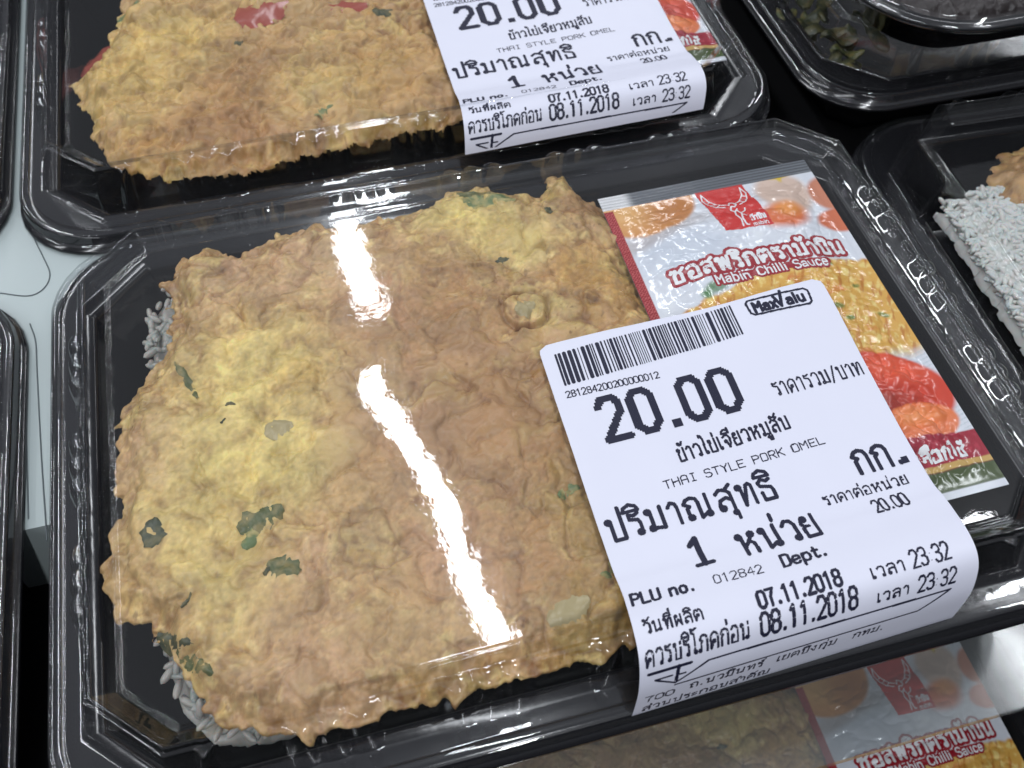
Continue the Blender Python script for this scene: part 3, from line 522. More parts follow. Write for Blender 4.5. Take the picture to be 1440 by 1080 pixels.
    V = np.c_[X2.ravel(), Y2.ravel(), z.ravel()][ids]; o = mesh_np(name, V, rm[F], M_OME, col=np.clip(c.reshape(-1, 3)[ids], .005, .9))
    def hz(x, y):
        i = int(np.clip((y-y0)/step, 0, ny-1)); j = int(np.clip((x-x0)/step, 0, nx-1)); return z[i, j]
    return o, hz
def a2(px, py, z=-5, o=(0, 0, 0)): p = at(px, py, z+o[2]); return (p[0]-o[0], p[1]-o[1])
def leaf(name, parent, hz, x, y, L, Wd, ang, m, lift=.25, curl=.5, seed=0):
    """a soft curled strip of leaf lying in the crust"""
    r = random.Random(seed); n, k = 13, 7; ca, sa = math.cos(math.radians(ang)), math.sin(math.radians(ang)); V = []
    for side in (1, -1):
        for i in range(n):
            t = i/(n-1); wl = Wd*(math.sin(math.pi*min(max(t, .03), .97))**.55)*(1+.22*math.sin(5*t+r.random()*3))
            for j in range(k):
                s = j/(k-1)*2-1; a = (t-.5)*L; b = s*wl/2+curl*math.sin(3.4*t+seed)
                X = x+a*ca-b*sa; Y = y+a*sa+b*ca; edge = abs(s)**3; sink = .32*float(PB(X*.45+seed, Y*.45))+.16*float(PB(X*1.3, Y*1.3+seed)); solid = name == 'sausage_slice'; V.append((X, Y, (hz(x, y)*.75+hz(X, Y)*.25 if solid else hz(X, Y))+(lift*.8*(1-edge)+sink*(.15 if solid else 1.3)+.06*r.random()-.12*edge if side > 0 else -.7)))
    F = gridfaces(k, n); F = np.concatenate([F, F[:, ::-1]+n*k]); o = mesh_np(name, V, F, m, parent); return o

out_px = [(250, 362), (288, 342), (330, 352), (358, 345), (392, 322), (440, 312), (520, 306), (600, 282), (630, 262), (668, 256), (716, 268), (762, 270), (772, 250), (794, 234), (812, 258), (850, 270), (900, 300), (1000, 300), (1100, 330), (1180, 420), (1260, 560), (1290, 660),
          (1200, 760), (1060, 810), (900, 890), (860, 912), (760, 938), (700, 955), (600, 978), (500, 1008), (430, 1030), (380, 1022), (320, 1012), (290, 988), (262, 950), (232, 896), (205, 866), (168, 862), (150, 832), (138, 790), (153, 762), (168, 706), (160, 650), (164, 600), (166, 568), (186, 545), (214, 512), (238, 470), (242, 430), (232, 396)]
poly = [a2(x, y, -5) for x, y in out_px]
def B(px, py, r, col, s): p = a2(px, py, -3); return (p[0], p[1], r, col, s)
blobs = [B(360, 520, 16, YEL*1.12, 1), B(300, 640, 14, YEL*1.08, .9), B(420, 640, 10, YEL*1.1, .8), B(250, 740, 12, YEL, .55), B(380, 660, 10, YEL, .7), B(330, 800, 10, YEL, .7), B(200, 640, 9, PNK, .6), B(330, 400, 12, PNK, .6), B(440, 370, 10, PNK, .6), B(540, 400, 11, TAN, .6), B(660, 300, 12, YEL*1.05, 1), B(590, 470, 14, BRN*.95, .8), B(560, 660, 12, BRN*.92, .8),
         B(740, 330, 8, YEL, .8), B(640, 420, 13, BRN, .75), B(600, 600, 15, BRN, .85), B(700, 560, 13, BRN*.9, .9), B(680, 720, 15, BRN*.92, .9), B(620, 790, 10, hexc(178, 132, 100), .9), B(520, 420, 9, hexc(178, 130, 100), .8), B(500, 700, 9, TAN, .8), B(780, 620, 9, BRN, .9), B(820, 720, 9, OLV, .7), B(830, 275, 8, BRN*.78, 1), B(830, 380, 8, GLD, .85), B(890, 420, 7, GLD, .6),
         B(760, 820, 10, BRN, .9), B(840, 860, 8, OLV, .8), B(560, 860, 13, TAN, .8), B(400, 900, 12, PNK, .7), B(320, 880, 8, YEL, .5), B(430, 790, 8, PNK, .5), B(180, 780, 8, TAN, .8), B(480, 460, 9, BRN, .5), B(470, 980, 9, PNK, .7), B(420, 530, 6, GLD, .5)]
def CR(pts, wd, dp): return ([a2(x, y, -3) for x, y in pts], wd, dp)
creases = [CR([(640, 530), (668, 548), (690, 575), (725, 582), (745, 560)], .9, 1.5), CR([(735, 470), (742, 500), (730, 545)], .7, 1.3), CR([(700, 420), (722, 455), (748, 480)], .8, 1.2), CR([(486, 640), (520, 668), (552, 668)], .9, 1.4),
           CR([(560, 530), (592, 548), (590, 640)], .8, 1.2), CR([(470, 480), (500, 540), (560, 560)], .8, .9), CR([(760, 640), (770, 690), (765, 740), (800, 790)], .9, 1.3), CR([(370, 600), (430, 620), (440, 690)], .8, .8),
           CR([(300, 420), (360, 450), (400, 440), (440, 470)], .8, .8), CR([(480, 740), (560, 770), (620, 800)], .9, .9), CR([(560, 820), (660, 850), (740, 880)], 1.0, 1.2), CR([(420, 720), (440, 800), (420, 860)], .8, .8), CR([(200, 610), (260, 620), (300, 690)], .7, .9),
           CR([(540, 330), (600, 380), (680, 372), (700, 400)], .8, 1.0), CR([(770, 280), (760, 330), (790, 400), (860, 430)], .9, 1.5), CR([(640, 690), (700, 680), (740, 720)], .8, .8), CR([(860, 560), (880, 640), (850, 700)], .9, 1.0), CR([(230, 780), (300, 760), (330, 700)], .7, .7)]
rings = [(*a2(738, 436, -3), 4.6)]
drop = lambda X, Y: 4.2*sstep(110, 119, X)
om = empty('omelette', (0, 0, -4)); tag(om, 'golden brown fried omelette with green scallions under the clear lid of the middle container', 'omelette', None)
body, hz = make_omelette('egg_body', poly, .27, 11, blobs, creases, drop, top=-2.7, rings=rings,
    softf=lambda X, Y: .45-.75*np.exp(-(((X-74)/30)**2+((Y-52)/34)**2)))
body.parent = om; body.location = (0, 0, 4*S)
def lf(px, py, L, Wd, ang, m, s, lift=.25):
    p = a2(px, py, -3); o = leaf('scallion_piece', om, hz, p[0], p[1], L, Wd, ang, m, lift, .4, s); o.location = (0, 0, 4*S); return o
for q in [(262, 535, 11, 1.9, -65, M_GREEN, 1), (366, 728, 9.5, 6.6, 20, M_GREEN, 2), (352, 752, 6, 3.4, 60, M_PGREEN, 3), (215, 752, 6.5, 5.4, 70, M_DGREEN, 4), (400, 800, 6.5, 5, -40, M_GREEN, 5), (688, 282, 13, 6.0, -10, M_PGREEN, 6), (665, 270, 9, 5, -20, M_GREEN, 7),
          (706, 364, 3.2, 2.2, 10, M_DGREEN, 8), (240, 892, 9, 3.2, -35, M_DGREEN, 9), (270, 925, 9, 3.4, -50, M_GREEN, 10), (772, 296, 3.5, 2.4, 60, M_DGREEN, 11), (800, 690, 5, 2.6, 10, M_PGREEN, 12), (325, 572, 2.2, 1.1, 0, M_DGREEN, 13), (378, 800, 3.4, 1.6, 80, M_DGREEN, 14), (262, 845, 3.2, 1.2, 60, M_DGREEN, 15), (855, 800, 4.5, 2.6, 30, M_PGREEN, 16), (315, 595, 1.2, 1.0, 0, M_DGREEN, 17)]:
    lf(*q)
for px, py, L, Wd, s in ((392, 604, 6, 5.4, 21), (738, 436, 5, 4.6, 22), (800, 860, 9, 6, 23)):
    p = a2(px, py, -3); o = leaf('onion_piece', om, hz, p[0], p[1], L, Wd, 15, M_ONION, .5, .2, s); o.location = (0, 0, 4*S)

# ------------------------------------------------------------------ rice
def grains(name, pts, seed, parent=None, m=M_RICE, rad=(1.9, .78)):
    r = np.random.default_rng(seed); lat = []
    nt_, nr = 7, 6
    for i in range(nt_+1):
        t = -1+2*i/nt_; rr = math.sqrt(max(0, 1-abs(t)**2.4))
        for j in range(nr): a = 2*math.pi*j/nr; lat.append((t*rad[0], rr*rad[1]*math.cos(a), rr*rad[1]*math.sin(a)))
    lat = np.array(lat); F0 = gridfaces(nr, nt_+1, True); V = []; F = []
    for k, p in enumerate(pts):
        q = r.normal(size=(3, 3)); q[0, 2] *= .35; u = q[0]/np.linalg.norm(q[0]); v = np.cross(u, q[1]); v /= np.linalg.norm(v); w_ = np.cross(u, v)
        V.append(lat*(.85+.3*r.random())@np.array([u, v, w_])+np.array(p)); F.append(F0+k*len(lat))
    return mesh_np(name, np.concatenate(V), np.concatenate(F), m, parent)
def rice_pts(polys, n, z0, z1, seed):
    r = random.Random(seed); out = []
    pa = np.array(polys); lo, hi = pa.min(0), pa.max(0)
    while len(out) < n:
        x, y = r.uniform(lo[0], hi[0]), r.uniform(lo[1], hi[1])
        if inside_sdf(np.array([x]), np.array([y]), [tuple(p) for p in polys])[0] > -.2: out.append((x, y, r.uniform(z0, z1)))
    return out
rp = [a2(x, y, -12) for x, y in [(240, 385), (205, 425), (205, 480), (215, 530), (190, 620), (180, 800), (215, 860), (228, 930), (245, 985), (290, 1030), (360, 1030), (600, 960), (860, 880), (900, 600), (880, 330), (700, 300), (400, 360)]]
def heap(name, pol, z, seed, amp=1.6, m=None):
    P = Perlin(seed); pa = np.array(pol); x0, y0 = pa.min(0)-3; x1, y1 = pa.max(0)+3
    X, Y = np.meshgrid(np.arange(x0, x1, .6), np.arange(y0, y1, .6)); sd = inside_sdf(X, Y, [tuple(p) for p in pol])
    Z = z+amp*P.fbm(X, Y, 6, 3)+.8*P.fbm(X, Y, 2.2, 2)-(1-sstep(0, 4, sd))*4; Z = np.where(sd < 0, Z+sd*1.5, Z)
    F = gridfaces(X.shape[1], X.shape[0]); k = (sd > -1.0).ravel(); F = F[k[F].all(1)]; ids = np.unique(F); rm = np.full(X.size, -1); rm[ids] = np.arange(len(ids))
    gy_, gx_ = np.gradient(sd, .6); gl_ = np.hypot(gx_, gy_)+.2; mv = np.clip(-sd-.1, 0, 1.5)/gl_
    return mesh_np(name, np.c_[(X+gx_*mv).ravel(), (Y+gy_*mv).ravel(), Z.ravel()][ids], rm[F], m or M_RICE)
M_RICE2 = mat('shaded_rice', (.40, .385, .35), .3, .5, Subsurface_Weight=.3, Subsurface_Scale=.003)  # darker copy of the rice: shade under the lid put into the colour
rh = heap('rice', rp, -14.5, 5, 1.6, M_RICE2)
tag(rh, 'white cooked rice showing at the edges under the omelette in the middle container', 'rice', None, 'stuff')
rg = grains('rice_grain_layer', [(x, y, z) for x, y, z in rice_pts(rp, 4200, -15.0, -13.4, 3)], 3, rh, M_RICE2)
tag(rg, None, None, None, 'stuff')

# ================================================================== sauce sachet
SW, SH = 57.0, 100.4
PS = Perlin(77)
def sach_z(s, t):
    s = np.asarray(s, float); t = np.asarray(t, float)
    e = np.minimum(np.minimum(s-2, SW-2-s), np.minimum(t-5, SH-3-t)); bul = sstep(-1, 16, e)
    wr = np.abs(PS.fbm(s*1.0, t*1.6, 13, 3)); wr2 = np.abs(PS.fbm(s+40, t+50, 5, 2)); k = sstep(-1, 6, e); lo = sstep(58, 74, t)
    zz = -5.4+3.1*bul+k*(-1.5*(.25-np.sqrt(wr)))*.6+k*(.25+lo)*(1.1*(np.sqrt(wr2)-.4))
    return np.minimum(zz, -.5+0*zz)-.10*np.sin(t*2*np.pi/1.0)*(t < 4.6)
def sach_surf(off):
    def f(s, t):
        s = np.asarray(s, float); t = np.asarray(t, float); return np.c_[118+s-.012*t, 108-t+.012*s, sach_z(s, t)+off]
    return f
def paint(s, t):
    P = PS
    c = np.ones(s.shape+(3,))*hexc(226, 230, 238)
    def mx(c, col, k): k = np.clip(k, 0, 1)[..., None]; return c*(1-k)+np.array(col)*k
    def ell(cx, cy, rx, ry, soft=.12, ang=0):
        a = math.radians(ang); u = (s-cx)*math.cos(a)+(t-cy)*math.sin(a); v = -(s-cx)*math.sin(a)+(t-cy)*math.cos(a)
        d = np.sqrt((u/rx)**2+(v/ry)**2); return 1-sstep(1-soft, 1+soft, d)
    n = P.fbm(s+wob(s, t), t, 6, 4); n2 = P.fbm(s, t+80, 2.2, 3); n3 = P.fbm(s*2.5+t, t*.6-s*.4, 4, 3)
    c = mx(c, hexc(240, 244, 250), sstep(0, .4, n)*.6)
    c = mx(c, hexc(176, 190, 210), ell(14, 24, 13, 6, .5)*.35); c = mx(c, hexc(160, 140, 130), ell(9, 17, 16, 2.5, .6, -12)*.5)
    egg = ell(10, 5, 13.5, 11.5, .06); c = mx(c, hexc(214, 150, 88), egg); c = mx(c, hexc(236, 186, 120), ell(7, 6, 8, 6, .7)*egg*.8); c = mx(c, hexc(186, 112, 54), ell(16, 9, 7, 6, .6)*egg*.6)
    c = mx(c, hexc(222, 186, 160), ell(46, 11, 7, 8.5, .2)*.8); c = mx(c, hexc(226, 110, 44), ell(42, 19.5, 6.5, 4.2, .35)*.95); c = mx(c, hexc(238, 160, 80), ell(44, 17.5, 3.5, 2.4, .6)*.8)
    c = mx(c, hexc(206, 116, 66), ell(58, 13, 5.5, 6, .15)*.9); c = mx(c, hexc(214, 106, 54), ell(57, 22.5, 6.5, 4.0, .15)*.95)
    c = mx(c, hexc(222, 190, 60), ell(47.5, 4.2, 2.6, .8, .5)+ell(47.5, 4.2, .7, 2.0, .5))
    # the plate of omelette
    top = 41.5-4.6*sstep(4, 30, s)-2.5*np.sin(np.clip((s-20)/40, 0, 1)*np.pi)+.9*n*2
    ome = sstep(0, 1.0, t-top)*(1-sstep(0, 5, t-(66-.16*(s-30)+2*n)))*(1-sstep(0, 2, s-(58+3*n)))
    oc = np.ones(c.shape)*hexc(228, 176, 84); oc = mx(oc, hexc(244, 214, 130), sstep(0, .35, n2)); oc = mx(oc, hexc(196, 122, 46), sstep(.05, .4, -n3)*.85); oc = mx(oc, hexc(216, 110, 50), sstep(.3, .5, n)*.6); oc = mx(oc, hexc(200, 90, 50), ell(10, 50, 9, 6, .6)*.5)
    c = c*(1-ome[..., None])+oc*ome[..., None]
    for gx, gy, rx, ry, a in ((17, 37.4, 3.6, 1.7, -15), (20.5, 36.4, 2.0, 1.2, 0), (25, 35.6, 1.5, .8, 0), (29, 35.4, 1.2, .8, 0), (46, 36.6, 1.3, .6, 20), (42, 49.8, 1.6, .9, 10), (43.4, 53.6, 1.2, .7, 0), (52.6, 53.4, 1.4, .7, 20), (36, 47, 1, .6, 0), (50, 44, 1, .6, 0), (14, 39, 1.4, .9, 30)):
        c = mx(c, hexc(66, 122, 50), ell(gx, gy, rx, ry, .35, a)*(.75+.3*n2))
    # tomatoes and carrot on the plate
    tom = ell(41, 74, 17, 10.5, .05, 8); c = mx(c, hexc(214, 66, 38), tom); c = mx(c, hexc(240, 96, 60), ell(46, 68.5, 8, 3.2, .8, 12)*tom); c = mx(c, hexc(150, 40, 24), ell(38, 78, 9, 4, .7)*tom*.8)
    car = ell(45, 83.5, 10.5, 5.2, .06, -8); c = mx(c, hexc(236, 120, 56), car*.95); c = mx(c, hexc(250, 160, 96), ell(45, 81.5, 6, 2, .8)*car*.7)
    yy = ell(30, 66, 8, 4, .2); c = mx(c, hexc(238, 176, 70), yy*.8)
    ln = (np.sin((t+.25*s)*6.0) > .5)*(s > 47)*(t > 55)*(t < 86)*(1-tom)*(1-car)*(1-ome); c = mx(c, hexc(168, 190, 196), ln*.35)
    band = (t > 86.3)*1.0; c = mx(c, hexc(160, 22, 46), band*sstep(0, .25, t-86.3)); c = mx(c, hexc(198, 60, 80), band*sstep(.15, .4, n2)*.5)
    gl = sstep(93.4, 93.6, t+.01*s)*(1-sstep(94.2, 94.4, t)); c = mx(c, hexc(206, 168, 96), gl); c = mx(c, hexc(66, 82, 36), sstep(94.2, 94.5, t)); c = mx(c, hexc(226, 230, 238), sstep(98.6, 98.8, t))
    # side seal with its row of dots, top seal
    sd = (s < 2.4)*(t > 5.2); dots = (np.sin(s*7.4)*np.sin(t*7.4) > .1); c = np.where(sd[..., None] > 0, np.where(dots[..., None], hexc(196, 90, 90), hexc(146, 22, 30)), c)
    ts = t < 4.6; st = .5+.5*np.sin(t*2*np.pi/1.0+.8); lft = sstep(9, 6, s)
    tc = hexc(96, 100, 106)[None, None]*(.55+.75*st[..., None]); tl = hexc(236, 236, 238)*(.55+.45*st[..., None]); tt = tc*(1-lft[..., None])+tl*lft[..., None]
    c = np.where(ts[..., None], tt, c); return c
def wob(s, t): return 2*PS.fbm(s+11, t+60, 9, 2)
def build_sachet():
    root = empty('sauce_sachet', (0, 0, 0)); nx, ny = 230, 402
    Sg, Tg = np.meshgrid(np.linspace(0, SW, nx), np.linspace(0, SH, ny)); c = paint(Sg, Tg)
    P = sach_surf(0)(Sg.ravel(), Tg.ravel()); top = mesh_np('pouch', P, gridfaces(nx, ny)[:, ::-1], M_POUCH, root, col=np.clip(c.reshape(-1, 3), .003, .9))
    n2x, n2y = 30, 50; Sb, Tb = np.meshgrid(np.linspace(0, SW, n2x), np.linspace(0, SH, n2y)); e = np.minimum(np.minimum(Sb, SW-Sb), np.minimum(Tb, SH-Tb))
    Pb = sach_surf(0)(Sb.ravel(), Tb.ravel()); Pb[:, 2] = -5.6-1.5*sstep(0, 14, e.ravel()); mesh_np('back_film', Pb, gridfaces(n2x, n2y), M_FOIL, root)
    # logo
    p = Print(0, 57, 0, 101, .12); p.poly([(24.4, 4.3), (37.4, 4.3), (38.0, 22.2), (25.6, 21.6)]); lg = p.build('logo_panel', sach_surf(.05), M_PLR, root, .5)
    p = Print(0, 57, 0, 101, .10); tk = .16; cx = 31.0
    for sgn in (-1, 1):     # two raised wings of three feathers each
        p.seg([(cx+sgn*.7, 12.4), (cx+sgn*2.6, 11.4), (cx+sgn*4.6, 8.6), (cx+sgn*5.3, 5.6)], tk); p.seg([(cx+sgn*5.3, 5.6), (cx+sgn*5.9, 8.0), (cx+sgn*5.2, 10.4), (cx+sgn*4.0, 12.0), (cx+sgn*2.0, 13.0)], tk)
        p.seg([(cx+sgn*4.3, 9.0), (cx+sgn*5.5, 9.6)], .12); p.seg([(cx+sgn*3.6, 10.4), (cx+sgn*4.9, 11.1)], .12); p.seg([(cx+sgn*2.6, 11.4), (cx+sgn*3.9, 12.2)], .12)
    p.seg([(cx-.8, 12.6), (cx-.2, 11.4), (cx+.7, 11.8), (cx+1.0, 12.9), (cx+.3, 13.6), (cx-.4, 13.2)], .2); p.seg([(cx-.6, 13.4), (cx-1.1, 14.6), (cx-.3, 15.4), (cx+.6, 14.4)], .2)
    p.seg([(cx-.3, 15.2), (cx-.8, 17), (cx-.2, 18.8), (cx-.5, 21.0)], .2); p.seg([(cx+.4, 14.8), (cx+.8, 16.6), (cx+.3, 18.6), (cx+.5, 20.9), (cx+1.0, 21.0)], .2); p.seg([(cx+.8, 16.4), (cx+2.2, 15.6), (cx+2.6, 14.6)], .16); p.seg([(cx+.9, 16.9), (cx+1.8, 17.6)], .14)
    p.text('ม้าบิน', 33.3, 37.2, 19.6, 1.35, .17); p.text('mabin', 33.2, 37.1, 21.6, 1.3, .09); p.build('logo_figure', sach_surf(.09), M_PW, root, .5)
    # title
    title = 'ซอสพริกตราม้าบิน'; Q, Wt = layout(title, True); ci, Wc = layout('Mabin Chilli Sauce')
    def put(p, Q, Wt, u0, u1, v, v1, h, t):
        k = (u1-u0)/Wt
        for q in Q: p.seg([(u0+a*k, v+(v1-v)*a/Wt-b*h-1.4*math.sin(math.pi*a/Wt)*0) for a, b in q], t)
    p = Print(0, 57, 0, 101, .13); put(p, Q, Wt, 8.4, 52.6, 33.0, 33.6, 3.7, 1.22); put(p, ci, Wc, 17.6, 46.0, 37.0, 37.2, 2.5, .75); p.seg([(18, 35.6), (46, 35.8)], 1.0)
    p.build('title_outline', sach_surf(.06), M_PR, root, .5)
    p = Print(0, 57, 0, 101, .11); put(p, Q, Wt, 8.4, 52.6, 33.0, 33.6, 3.7, .44); put(p, ci, Wc, 17.6, 46.0, 37.0, 37.2, 2.5, .21)
    p.text('มืออาชีพเลือกใช้', 27.0, 52.2, 92.2, 2.3, .30, loops=False)
    p.build('title_lettering', sach_surf(.10), M_PW, root, .5)
    return root
sachet = build_sachet()
tag(sachet, 'chilli sauce sachet with red logo in the middle container, partly under the price label', 'sauce sachet', 'chilli sauce sachets packed with the omelettes')

# ================================================================== the other containers
OB = (-8.2, 145.0, 0.0)      # behind
box_b = copy_tree(box, OB, 0, skip=('price_label',)); tag(box_b, 'clear lidded black container behind the middle one, omelette with red sausage inside', 'food container', GB)
build_label(box_b, 11.2, -2.6, 79.6)
sb = copy_tree(sachet, (OB[0]+6, OB[1], 0)); tag(sb, 'sauce sachet in the container behind, only its red and green foot showing', 'sauce sachet')
pb = [a2(x, y, -5, OB) for x, y in [(96, 106), (128, 84), (150, 58), (160, 30), (172, 0), (180, -40), (300, -90), (520, -90), (700, -60), (820, 0), (840, 80), (700, 150), (640, 160), (520, 185), (400, 215), (300, 235), (240, 240), (190, 232), (150, 214), (132, 190), (124, 150), (108, 128)]]
def Bb(px, py, r, col, s): p = a2(px, py, -3, OB); return (p[0], p[1], r, col, s)
omb = empty('omelette', (OB[0], OB[1], OB[2]-4)); tag(omb, 'golden omelette with slices of red sausage under the lid of the container behind', 'omelette')
bb, hzb = make_omelette('egg_body', pb, .45, 23, [Bb(230, 60, 24, YEL*.6+GLD*.45, .9), Bb(160, 120, 16, YEL*.5+GLD*.5, .8), Bb(350, 90, 14, BRN*.9, .9), Bb(330, 170, 15, hexc(172, 122, 70), .9), Bb(280, 190, 10, BRN*.8, .8), Bb(520, 100, 24, GLD*.6+TAN*.4, .9), Bb(450, 120, 12, YEL, .4), Bb(420, 20, 12, TAN, .8), Bb(200, 200, 12, GLD, .5)],
    [([a2(x, y, -3, OB) for x, y in [(185, 195), (250, 175), (330, 168), (380, 180)]], 1.3, 1.8), ([a2(x, y, -3, OB) for x, y in [(340, 60), (330, 95), (360, 110), (350, 160)]], 1.2, 1.5), ([a2(x, y, -3, OB) for x, y in [(150, 150), (250, 120), (300, 95)]], 1.2, .8), ([a2(x, y, -3, OB) for x, y in [(400, 60), (470, 90), (520, 60), (600, 90)]], 1.2, 1.2)], None, -3.0, lumpy=2.6)
bb.parent = omb; bb.location = (0, 0, 4*S)
for px, py, L, Wd, a, m, nm, s in [(368, 16, 17, 15, 20, M_SAUS, 'sausage_slice', 31), (130, 24, 20, 14, 30, M_SAUS, 'sausage_slice', 32), (485, 6, 13, 9, 0, M_SAUS, 'sausage_slice', 33), (538, 18, 6, 5, 0, M_DGREEN, 'scallion_piece', 34), (335, 62, 3, 2, 0, M_DGREEN, 'scallion_piece', 35), (455, 155, 6, 2.4, 20, M_PGREEN, 'scallion_piece', 36), (175, 4, 8, 5, 20, M_PGREEN, 'scallion_piece', 37)]:
    p = a2(px, py, -3, OB); o = leaf(nm, omb, hzb, p[0], p[1], L, Wd, a, m, 1.4 if m is M_SAUS else .4, .3, s); o.location = (0, 0, 4*S)
# right neighbour: rice and a piece of egg
ORt = (207.0, 1.5, -6.5)
box_r = copy_tree(box, ORt, -2.6, skip=('price_label',)); tag(box_r, 'black meal container with clear lid to the right of the middle one, white rice inside', 'food container', GB)
CR_, SR_ = math.cos(math.radians(2.6)), math.sin(math.radians(2.6))
rr_pol = [(ORt[0]+CR_*x+SR_*y, ORt[1]-SR_*x+CR_*y) for x, y in [(-2.6, 3), (30, 2), (58, 3), (58, 94), (30, 96), (16, 92), (9, 94), (4, 89), (-2, 91)]]
rh2 = heap('rice', rr_pol, -13.3, 15, 1.0); tag(rh2, 'heap of white rice filling the container to the right', 'rice', None, 'stuff')
g2 = grains('rice_grain_layer', rice_pts(rr_pol, 7500, -15.0, -12.8, 8), 8, rh2, M_RICE, (1.55, .62)); tag(g2, None, None, None, 'stuff')
pe = [a2(x, y, -12) for x, y in [(1392, 268), (1402, 230), (1424, 208), (1450, 196), (1560, 200), (1560, 300), (1440, 290), (1404, 284)]]
oe, hze = make_omelette('fried_egg', pe, .5, 41, [], [], lambda X, Y: 6+0*X, -4.0); tag(oe, 'piece of golden fried egg lying on the rice in the right container', 'egg')
# upper right: leafy dish with a round-cornered box on top
OT = (210.5, 146.5, 0.0)
box_t = copy_tree(box, OT, 0, skip=('price_label',)); tag(box_t, 'black meal container with clear lid at the upper right, dark greens inside', 'food container', GB)
gp = [a2(x, y, -10) for x, y in [(1108, 0), (1120, 30), (1150, 70), (1190, 92), (1215, 96), (1240, 60), (1230, 0), (1200, -60), (1120, -60)]]
grn = empty('leafy_greens', (OT[0], OT[1], -14)); tag(grn, 'dark cooked leafy greens in the upper right container', 'greens')
rl = random.Random(4); base_z = lambda x, y: -13+1.5*math.sin(x*.5)*math.cos(y*.4)
lo, hi = np.array(gp).min(0), np.array(gp).max(0)
for k in range(46):
    x, y = rl.uniform(lo[0]-4, hi[0]+14), rl.uniform(lo[1], hi[1]+6)
    if inside_sdf(np.array([x]), np.array([y]), gp)[0] < -3: continue
    o = leaf('leaf', grn, lambda a, b, k=k: -14+1.2*math.sin(a*.7+k)+(k % 5)*.9, x-OT[0], y-OT[1], rl.uniform(9, 17), rl.uniform(3, 7), rl.uniform(0, 180), rl.choice((M_DGREEN, M_DGREEN, M_GREEN)), .6, .8, k)
    o.location = (0, 0, 14*S)
# the round-cornered box: black tray, clear domed lid
def rbox(name, origin, w_, h_, r, z0):
    root = empty(name, origin)
    def rr(d, rad, z):
        x0, x1, y0, y1 = -d, w_+d, -d, h_+d; rad = rad+d; out = []
        for cx, cy, a0 in ((x1-rad, y0+rad, -90), (x1-rad, y1-rad, 0), (x0+rad, y1-rad, 90), (x0+rad, y0+rad, 180)):
            for i in range(18): a = math.radians(a0+90*i/17); out.append((cx+rad*math.cos(a), cy+rad*math.sin(a), z))
        return np.array(out)
    tr = [(-20, 1), (-9, 1), (-7.5, 1.6), (-7, 3), (-1, 13), (0, 14), (3.2, 14), (3.8, 13.4), (3.6, 12.6), (-.6, 12.4), (-8, 0), (-20, 0)]
    V = np.concatenate([rr(d, r, z) for d, z in tr]); mesh_np('tray', V, gridfaces(72, len(tr), True), M_BOWL, root)
    ld = [(4.6, 13.0), (4.5, 14.4), (3.6, 14.9), (.8, 14.9), (.2, 15.6), (-1.0, 23), (-1.8, 24), (-3.0, 24.6), (-4.5, 24.4), (-5.4, 23.2), (-7, 23), (-r+.5, 23.2)]
    V = np.concatenate([rr(d, r, z) for d, z in ld]); mesh_np('lid', V, gridfaces(72, len(ld), True), M_LID, root)
    return root
pq = at(1205, 0, 15); pw = at(1355, 62, 15)
rb = rbox('food_box', (pq[0]+1, pw[1]+4, .8), 150, 110, 26, 0); tag(rb, 'round-cornered black box with clear domed lid stacked on the upper right container', 'food container')
rb.location[2] = 4.4*S
so = heap('minced_meat', [(pq[0]+25, pw[1]+14), (pq[0]+120, pw[1]+12), (pq[0]+120, pw[1]+90), (pq[0]+16, pw[1]+90), (pq[0]+14, pw[1]+40)], 12, 9, 2.5)
so.data.materials[0] = add_bump(mat('cooked_meat', (.030, .022, .021), .35, .5), 400, .6); tag(so, 'dark reddish cooked meat in the round-cornered box', 'meat', None, 'stuff')
# left neighbours
b1 = copy_tree(box, (-214.0, -6.5, 0), 0, skip=('price_label',)); tag(b1, 'black meal container cut by the left edge, left of the middle one', 'food container', GB)
b2 = copy_tree(box, (-219.0, 148.5, 0), 0, skip=('price_label',)); tag(b2, 'black meal container cut by the left edge, in the back row at the upper left', 'food container', GB)
# lower deck, seen through the clear shelf
pl = at(1270, 962, -128); OL = (pl[0]-149.3, pl[1]-95.0, -126.0)
b3 = copy_tree(box, OL, 0, skip=('price_label',)); tag(b3, 'blurred container on the lower deck in front, with a sauce sachet inside', 'food container', GB)
s3 = copy_tree(sachet, OL); tag(s3, 'blurred chilli sauce sachet on the lower deck, seen through the clear shelf', 'sauce sachet')
o3 = copy_tree(om, (OL[0], OL[1], OL[2]-4)); tag(o3, 'blurred omelette on the lower deck, below the front edge of the middle container', 'omelette')
b4 = copy_tree(box, (OL[0]+212, OL[1]+3, OL[2]), 0, skip=('price_label',)); tag(b4, 'meal container on the lower deck at the right edge, only a corner in view', 'food container', GB)
o4 = copy_tree(om, (OL[0]+212, OL[1]+3, OL[2]-4)); tag(o4, 'omelette on the lower deck at the right edge, only a corner in view', 'omelette')

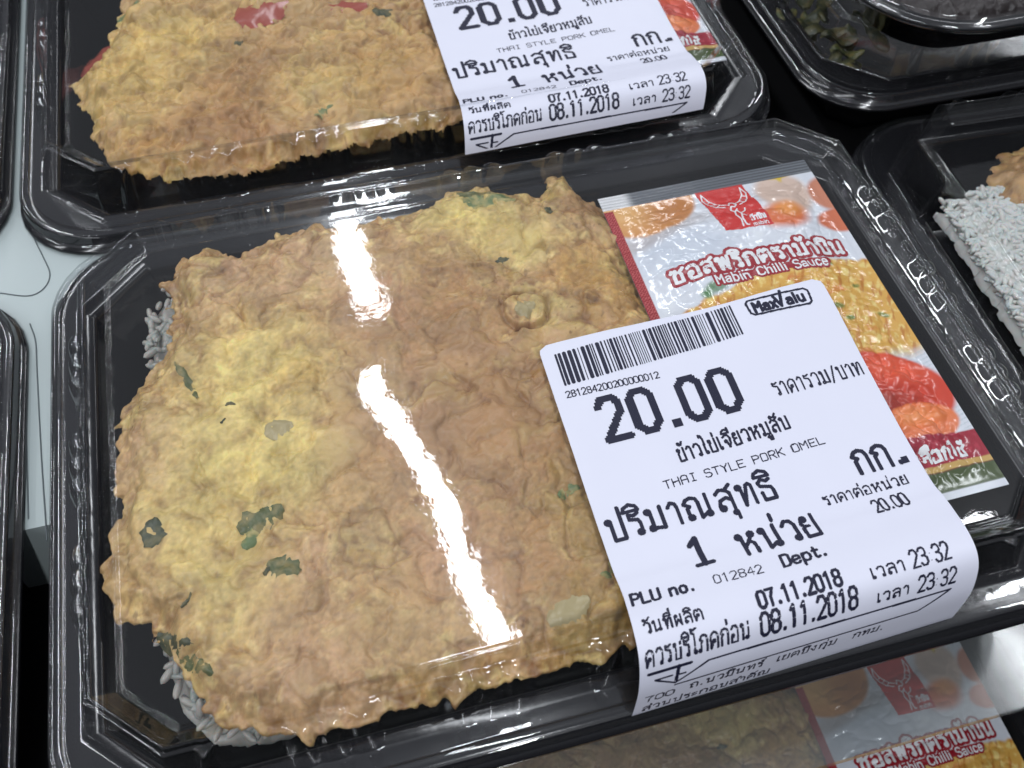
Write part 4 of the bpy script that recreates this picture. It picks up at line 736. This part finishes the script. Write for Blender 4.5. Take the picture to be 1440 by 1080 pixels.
# ================================================================== shelf
def slab(name, x0, x1, y0, y1, z0, z1, m, bev=0):
    V = [(x0, y0, z0), (x1, y0, z0), (x1, y1, z0), (x0, y1, z0), (x0, y0, z1), (x1, y0, z1), (x1, y1, z1), (x0, y1, z1)]
    F = [(0, 3, 2, 1), (4, 5, 6, 7), (0, 1, 5, 4), (1, 2, 6, 5), (2, 3, 7, 6), (3, 0, 4, 7)]
    return mesh_np(name, V, F, m, smooth=False)
pf = at(1300, 1035, -38.4)
M_BLACKB = add_bump(mat('black_shelf_board', (.010, .010, .011), .35, .4), 60, .1, .001)
sh = slab('display_shelf', -600, 192, 2, 620, -48, -38.3, M_BLACKB); tag(sh, kind='structure')
sh2 = slab('display_shelf', 192.2, 700, 128, 620, -48, -38.3, M_BLACKB); tag(sh2, kind='structure')
sh3 = slab('display_shelf', 192.2, 700, 2, 127.8, -54, -44.8, M_BLACKB); tag(sh3, kind='structure')
sh4 = slab('clear_shelf_edge', -600, 700, pf[1], 1.8, -41.6, -38.4, M_SHELF); tag(sh4, kind='structure')
def prism(name, P, z0, z1, m):
    n = len(P); V = [(x, y, z0) for x, y in P]+[(x, y, z1) for x, y in P]; me = bpy.data.meshes.new(name)
    me.from_pydata([tuple(c*S for c in v) for v in V], [], [tuple(range(n))[::-1], tuple(range(n, 2*n))]+[(i, (i+1) % n, n+(i+1) % n, n+i) for i in range(n)])
    me.materials.append(m); return link(name, me)
pe_ = at(50, 742, -14.3)
ln = prism('shelf_divider', [(-30.5, pe_[1]), (-8.6, pe_[1]), (-8.6, 118.5), (-4, 123), (4, 124.5), (4, 128), (-14.6, 134), (-16, 140), (-16, 380), (-33.5, 380), (-33.5, 140), (-40, 133), (-40, 126), (-31.5, 117)], -38.2, -14.3, M_LINER); tag(ln, kind='structure')
dk = slab('lower_deck', -700, 800, -400, 620, -172, -164.4, M_DECK); tag(dk, kind='structure')
def seam(name, P, r, m):
    P = catmull([(*p, 0) if len(p) == 2 else p for p in P], 10); V = []; k = 6
    for i in range(len(P)):
        t = P[min(i+1, len(P)-1)]-P[max(i-1, 0)]; t = t/np.linalg.norm(t); n = np.cross(t, (0, 0, 1)); n /= np.linalg.norm(n); b = np.cross(n, t)
        for j in range(k): a = 2*math.pi*j/k; V.append(P[i]+r*(n*math.cos(a)+b*math.sin(a)))
    return mesh_np(name, V, gridfaces(k, len(P), True), m)
zl = -14.2
for pts in ([(46, 290), (47, 330), (60, 360), (70, 385), (62, 405), (40, 416), (0, 412)], [(42, 300), (60, 325), (85, 340), (105, 345)], [(42, 455), (50, 480), (52, 520), (58, 640), (66, 760)], [(36, 560), (38, 640), (40, 730)]):
    o = seam('crease', [at(x, y, zl) for x, y in pts], .16, M_SEAM); o.parent = ln
